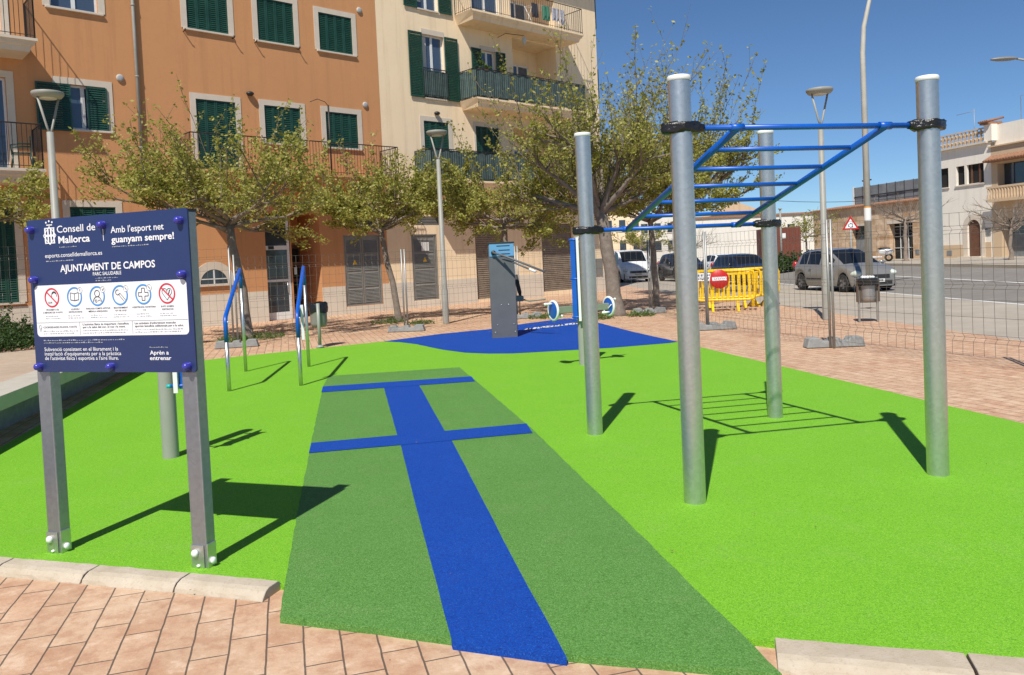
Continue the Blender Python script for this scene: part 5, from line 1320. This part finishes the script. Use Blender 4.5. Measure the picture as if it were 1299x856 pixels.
# roundabout warning sign
ts = empty('warning_sign', (15.55, 36.0, 0), R(-20), 'triangular red and white roundabout warning sign behind the silver car', 'road sign')
b = MB(); b.tube([(0, .03, 0), (0, .03, 2.7)], .05, 10); b.build('pole', 'lamp_paint', ts)
def tri(mb, r, zc, y0, y1): mb.prism([(r*math.sin(R(a)), zc+r*math.cos(R(a))) for a in (0, 120, 240)], y0, y1)
b = MB(); tri(b, .42, 2.55, -.02, 0); b.build('border', 'red', ts, bevel=.02)
b = MB(); tri(b, .28, 2.55, -.024, -.021); f2 = b.build('face', 'label_white', ts)
b = MB()
for a0_ in (10, 130, 250): ring(b, 0, 2.53, .085, .03, -.027, a0_, a0_+80, 10, .85); b.add([(.085*math.cos(R(a0_+105)), -.027, 2.53+.085*math.sin(R(a0_+105))), (.05*math.cos(R(a0_+78)), -.027, 2.53+.05*math.sin(R(a0_+78))), (.125*math.cos(R(a0_+78)), -.027, 2.53+.125*math.sin(R(a0_+78)))], [(0, 1, 2)])
b.build('arrows', 'ink', f2)

# ------------------------------------------------------------------ cars
def car(name, loc, heading, prof, W, axles, rw, paint, label, win, ws_, rws, z0=0., light='headlight', plate=True, van=False, glass='car_glass'):
    """prof: list of (x, z_belt, z_top, half-width scale at top); x runs rear -> front"""
    e = empty(name, (*loc, z0), heading, label, 'van' if van else 'car', 'vehicles parked along the road')
    x0, x1 = prof[0][0], prof[-1][0]; NS = 72; hw = W/2
    def P(x):
        for p, q in zip(prof, prof[1:]):
            if x <= q[0]+1e-6: t = (x-p[0])/(q[0]-p[0]); return [p[k]+(q[k]-p[k])*t for k in range(4)]
        return list(prof[-1])
    rows = []
    for i in range(NS+1):
        x = x0+(x1-x0)*i/NS; _, zb, zt, tw_ = P(x)
        z_lo = .19
        for ax in axles:
            d2_ = (rw+.055)**2-(x-ax)**2
            if d2_ > 0: z_lo = max(z_lo, rw-.01+math.sqrt(d2_))
        z_lo = min(z_lo, zb-.08)
        e_ = min((x-x0), (x1-x))/(x1-x0); ww = hw*(1-.30*max(0, 1-e_/.12)**2.2)
        h = zb-z_lo
        rows.append((x, [(ww*.93, z_lo), (ww*.995, z_lo+h*.18), (ww, z_lo+h*.55), (ww*.985, zb-.03), (ww*.955, zb), (ww*tw_, max(zb+.005, zt-.06)), (ww*tw_*.86, max(zb+.01, zt-.008)), (ww*tw_*.45, zt+.012), (0, zt+.018)]))
    K = 9; body = MB(); gl = MB(); gv = []; 
    for s_ in (-1, 1):
        vs = [(x, s_*y, z) for x, r_ in rows for y, z in r_]
        fb = []; fg = []
        for i in range(NS):
            xm = (rows[i][0]+rows[i+1][0])/2
            for j in range(K-1):
                f = (i*K+j, i*K+j+1, (i+1)*K+j+1, (i+1)*K+j)
                if s_ < 0: f = f[::-1]
                isg = (j == 4 and any(a < xm < c for a, c in win)) or (j in (6, 7) and (ws_[0] < xm < ws_[1] or rws[0] < xm < rws[1])) or (j == 5 and (ws_[0]+.02 < xm < ws_[1]-.05) and not van and False)
                (fg if isg else fb).append(f)
        body.add(vs, fb, True); gl.add(vs, fg, True)
    r0 = rows[0][1]; r1 = rows[-1][1]
    body.add([(x0, y, z) for y, z in r0]+[(x0, -y, z) for y, z in r0[::-1]], [tuple(range(2*K))]); body.add([(x1, y, z) for y, z in r1]+[(x1, -y, z) for y, z in r1[::-1]], [tuple(range(2*K))[::-1]])
    bo = body.build('body', paint, e); gl.build('windows', glass, e)
    u = MB(); u.box((x0+.15, -hw+.12, .16), (x1-.15, hw-.12, .55)); u.build('underbody', 'trim', e)
    for ax in axles:
        for s_ in (-1, 1):
            t = MB(); y = s_*(hw-.12)
            t.lathe([(rw*.62, -.10), (rw*.95, -.10), (rw, -.07), (rw, .07), (rw*.95, .10), (rw*.62, .10)], 26, TR(ax, y, rw, rx=R(90))); ty = t.build('wheel', 'tyre', e)
            r_ = MB(); r_.lathe([(0, -.06), (rw*.12, -.07), (rw*.2, -.05), (rw*.60, -.075), (rw*.64, -.09), (rw*.64, .09), (0, .09)], 26, TR(ax, y, rw, rx=R(90 if s_ > 0 else -90), rz=0) if False else TR(ax, y, rw, rx=R(90)*s_)); ro = r_.build('rim', 'rim', ty)
            sp = MB()
            for k in range(5):
                a = 2*math.pi*k/5; sp.add([(ax+rw*.18*math.cos(a+.5), y+s_*.092, rw+rw*.18*math.sin(a+.5)), (ax+rw*.58*math.cos(a+.3), y+s_*.092, rw+rw*.58*math.sin(a+.3)), (ax+rw*.58*math.cos(a+.95), y+s_*.092, rw+rw*.58*math.sin(a+.95)), ], [(0, 1, 2)])
            sp.build('spoke_gaps', 'trim', ty)
    fz = P(x1-.12)[1]
    for s_ in (-1, 1):
        h = MB(); h.ball((x1-.30, s_*(hw*.74), fz-.08), (.33, .18, .13), n=8); h.build('headlight', light, e)
        m_ = MB(); wx = ws_[1]-.28; m_.ball((wx, s_*(hw+.10), P(wx)[1]+.06), (.07, .11, .075), n=6); m_.build('mirror', paint, e)
        tl = MB(); tl.ball((x0+.10, s_*(hw*.80), P(x0+.3)[1]-.02), (.12, .12, .16), n=7); tl.build('tail_light', 'taillight', e)
    g_ = MB(); g_.box((x1-.10, -hw*.52, fz-.26), (x1+.012, hw*.52, fz-.12)); g_.box((x1-.10, -hw*.62, .24), (x1+.015, hw*.62, .38)); g_.build('grille', 'trim', e, bevel=.01)
    if plate:
        p_ = MB(); p_.box((x1+.012, -.26, fz-.38), (x1+.03, .26, fz-.27)); p_.build('number_plate', 'plate', e)
        p_ = MB()
        for k in range(7): p_.box((x1+.0305, -.22+k*.062, fz-.36), (x1+.032, -.18+k*.062, fz-.29))
        p_.build('plate_characters', 'ink', e)
    for s_ in (-1, 1):
        st = MB(); st.box((axles[0]+.5, s_*(hw-.01), .42), (axles[1]-.5, s_*(hw+.012), .47)); st.build('side_strip', 'trim', e)
    dl = MB()
    for s_ in (-1, 1):
        for k in range(2): dl.box((-.72+k*1.05, s_*(hw-.005), .80), (-.55+k*1.05, s_*(hw+.03), .83))
    dl.build('door_handles', paint, e)
    return e
mpv_old = [(-2.12, .62, .70, .60), (-2.08, .85, 1.0, .72), (-1.95, .98, 1.20, .80), (-1.75, .99, 1.47, .80), (-1.3, .99, 1.55, .80), (-.4, .98, 1.58, .80), (.35, .96, 1.52, .79), (.75, .95, 1.30, .82), (1.28, .93, .97, .90), (1.75, .84, .87, .92), (2.05, .72, .75, .90), (2.13, .55, .58, .80)]
mpv = [(-2.12, .60, .66, .60), (-2.08, .84, .95, .70), (-1.95, .96, 1.12, .76), (-1.62, .98, 1.38, .77), (-1.1, .98, 1.49, .78), (-.4, .97, 1.53, .78), (.15, .95, 1.48, .78), (.55, .94, 1.33, .81), (1.25, .92, .97, .90), (1.7, .83, .87, .92), (2.02, .70, .74, .88), (2.12, .54, .58, .76)]
car('parked_car', (12.15, 29.0), R(-81), mpv, 1.78, (-1.40, 1.42), .315, 'silver', 'silver grey people carrier parked behind the round headed lamp', [(-1.45, -.95), (-.87, -.05), (.03, .80)], (.20, 1.22), (-2.0, -1.55))
hat = [(-2.05, .60, .68, .60), (-2.0, .85, .98, .72), (-1.8, .95, 1.2, .78), (-1.35, .95, 1.42, .78), (-.5, .95, 1.46, .78), (.2, .93, 1.40, .78), (1.0, .90, .96, .90), (1.6, .80, .84, .92), (1.95, .68, .72, .90), (2.05, .52, .56, .8)]
car('parked_car', (11.35, 38.6), R(-81), hat, 1.8, (-1.3, 1.3), .31, 'darkblue', 'dark blue hatchback parked behind the yellow barriers', [(-1.5, -.85), (-.78, -.02), (.06, .72)], (.25, .98), (-1.95, -1.4))
car('parked_car', (10.15, 46.8), R(-81), [(a, b_*1.12, c*1.13, d) for a, b_, c, d in hat], 1.85, (-1.3, 1.3), .34, 'blackcar', 'black tall hatchback parked behind the fence left of the near steel post', [(-1.5, -.85), (-.78, -.02), (.06, .72)], (.25, .98), (-1.95, -1.4))
car('parked_car', (16.7, 41.0), R(-81), hat, 1.8, (-1.3, 1.3), .31, 'blackcar', 'dark car with only its roof showing behind the silver people carrier', [(-1.5, -.85), (-.78, -.02), (.06, .72)], (.25, .98), (-1.95, -1.4), z0=.05)
car('parked_car', (14.6, 56), R(99), hat, 1.8, (-1.3, 1.3), .31, 'whitecar', 'small white car far behind the dark blue hatchback', [(-1.5, -.85), (-.78, -.02), (.06, .72)], (.25, .98), (-1.95, -1.4), plate=False)
vanp = [(-2.5, .5, .8, .8), (-2.48, 1.1, 1.9, .86), (-2.3, 1.12, 1.97, .87), (.6, 1.12, 1.98, .87), (1.05, 1.12, 1.88, .87), (1.75, 1.14, 1.22, .92), (2.2, .98, 1.03, .92), (2.42, .74, .78, .9), (2.48, .5, .54, .85)]
car('parked_van', (7.35, 50.2), R(-82), vanp, 1.95, (-1.6, 1.55), .34, 'whitecar', 'white delivery van facing the viewer right of the thick trunk', [(.45, 1.25)], (1.0, 1.72), (-2.6, -2.55), van=True)

# scooter across the road
sc = empty('parked_scooter', (23.1, 49.6, .52), R(160), 'white scooter parked before the stone workshop', 'scooter', None)
for x in (-.6, .62):
    b = MB(); b.lathe([(.13, -.05), (.24, -.05), (.25, 0), (.24, .05), (.13, .05)], 18, TR(x, 0, .25, rx=R(90))); wl_ = b.build('wheel', 'tyre', sc)
b = MB(); b.ball((-.45, 0, .62), (.45, .17, .22), n=8); b.box((-.2, -.15, .28), (.35, .15, .36)); b.build('body', 'whitecar', sc)
b = MB(); b.tube([(.62, 0, .3), (.42, 0, .95), (.38, 0, 1.05)], [.04, .05, .03], 8); b.add([(.42, -.22, .35), (.42, .22, .35), (.34, .2, .95), (.34, -.2, .95)], [(0, 1, 2, 3)]); b.build('front_shield', 'whitecar', sc)
b = MB(); b.tube([(.36, -.32, 1.08), (.38, 0, 1.04), (.36, .32, 1.08)], .02, 6); b.build('handlebar', 'trim', sc)
b = MB(); b.ball((-.35, 0, .82), (.38, .14, .07), n=7); b.build('seat', 'trim', sc)

bpy.context.view_layer.update()
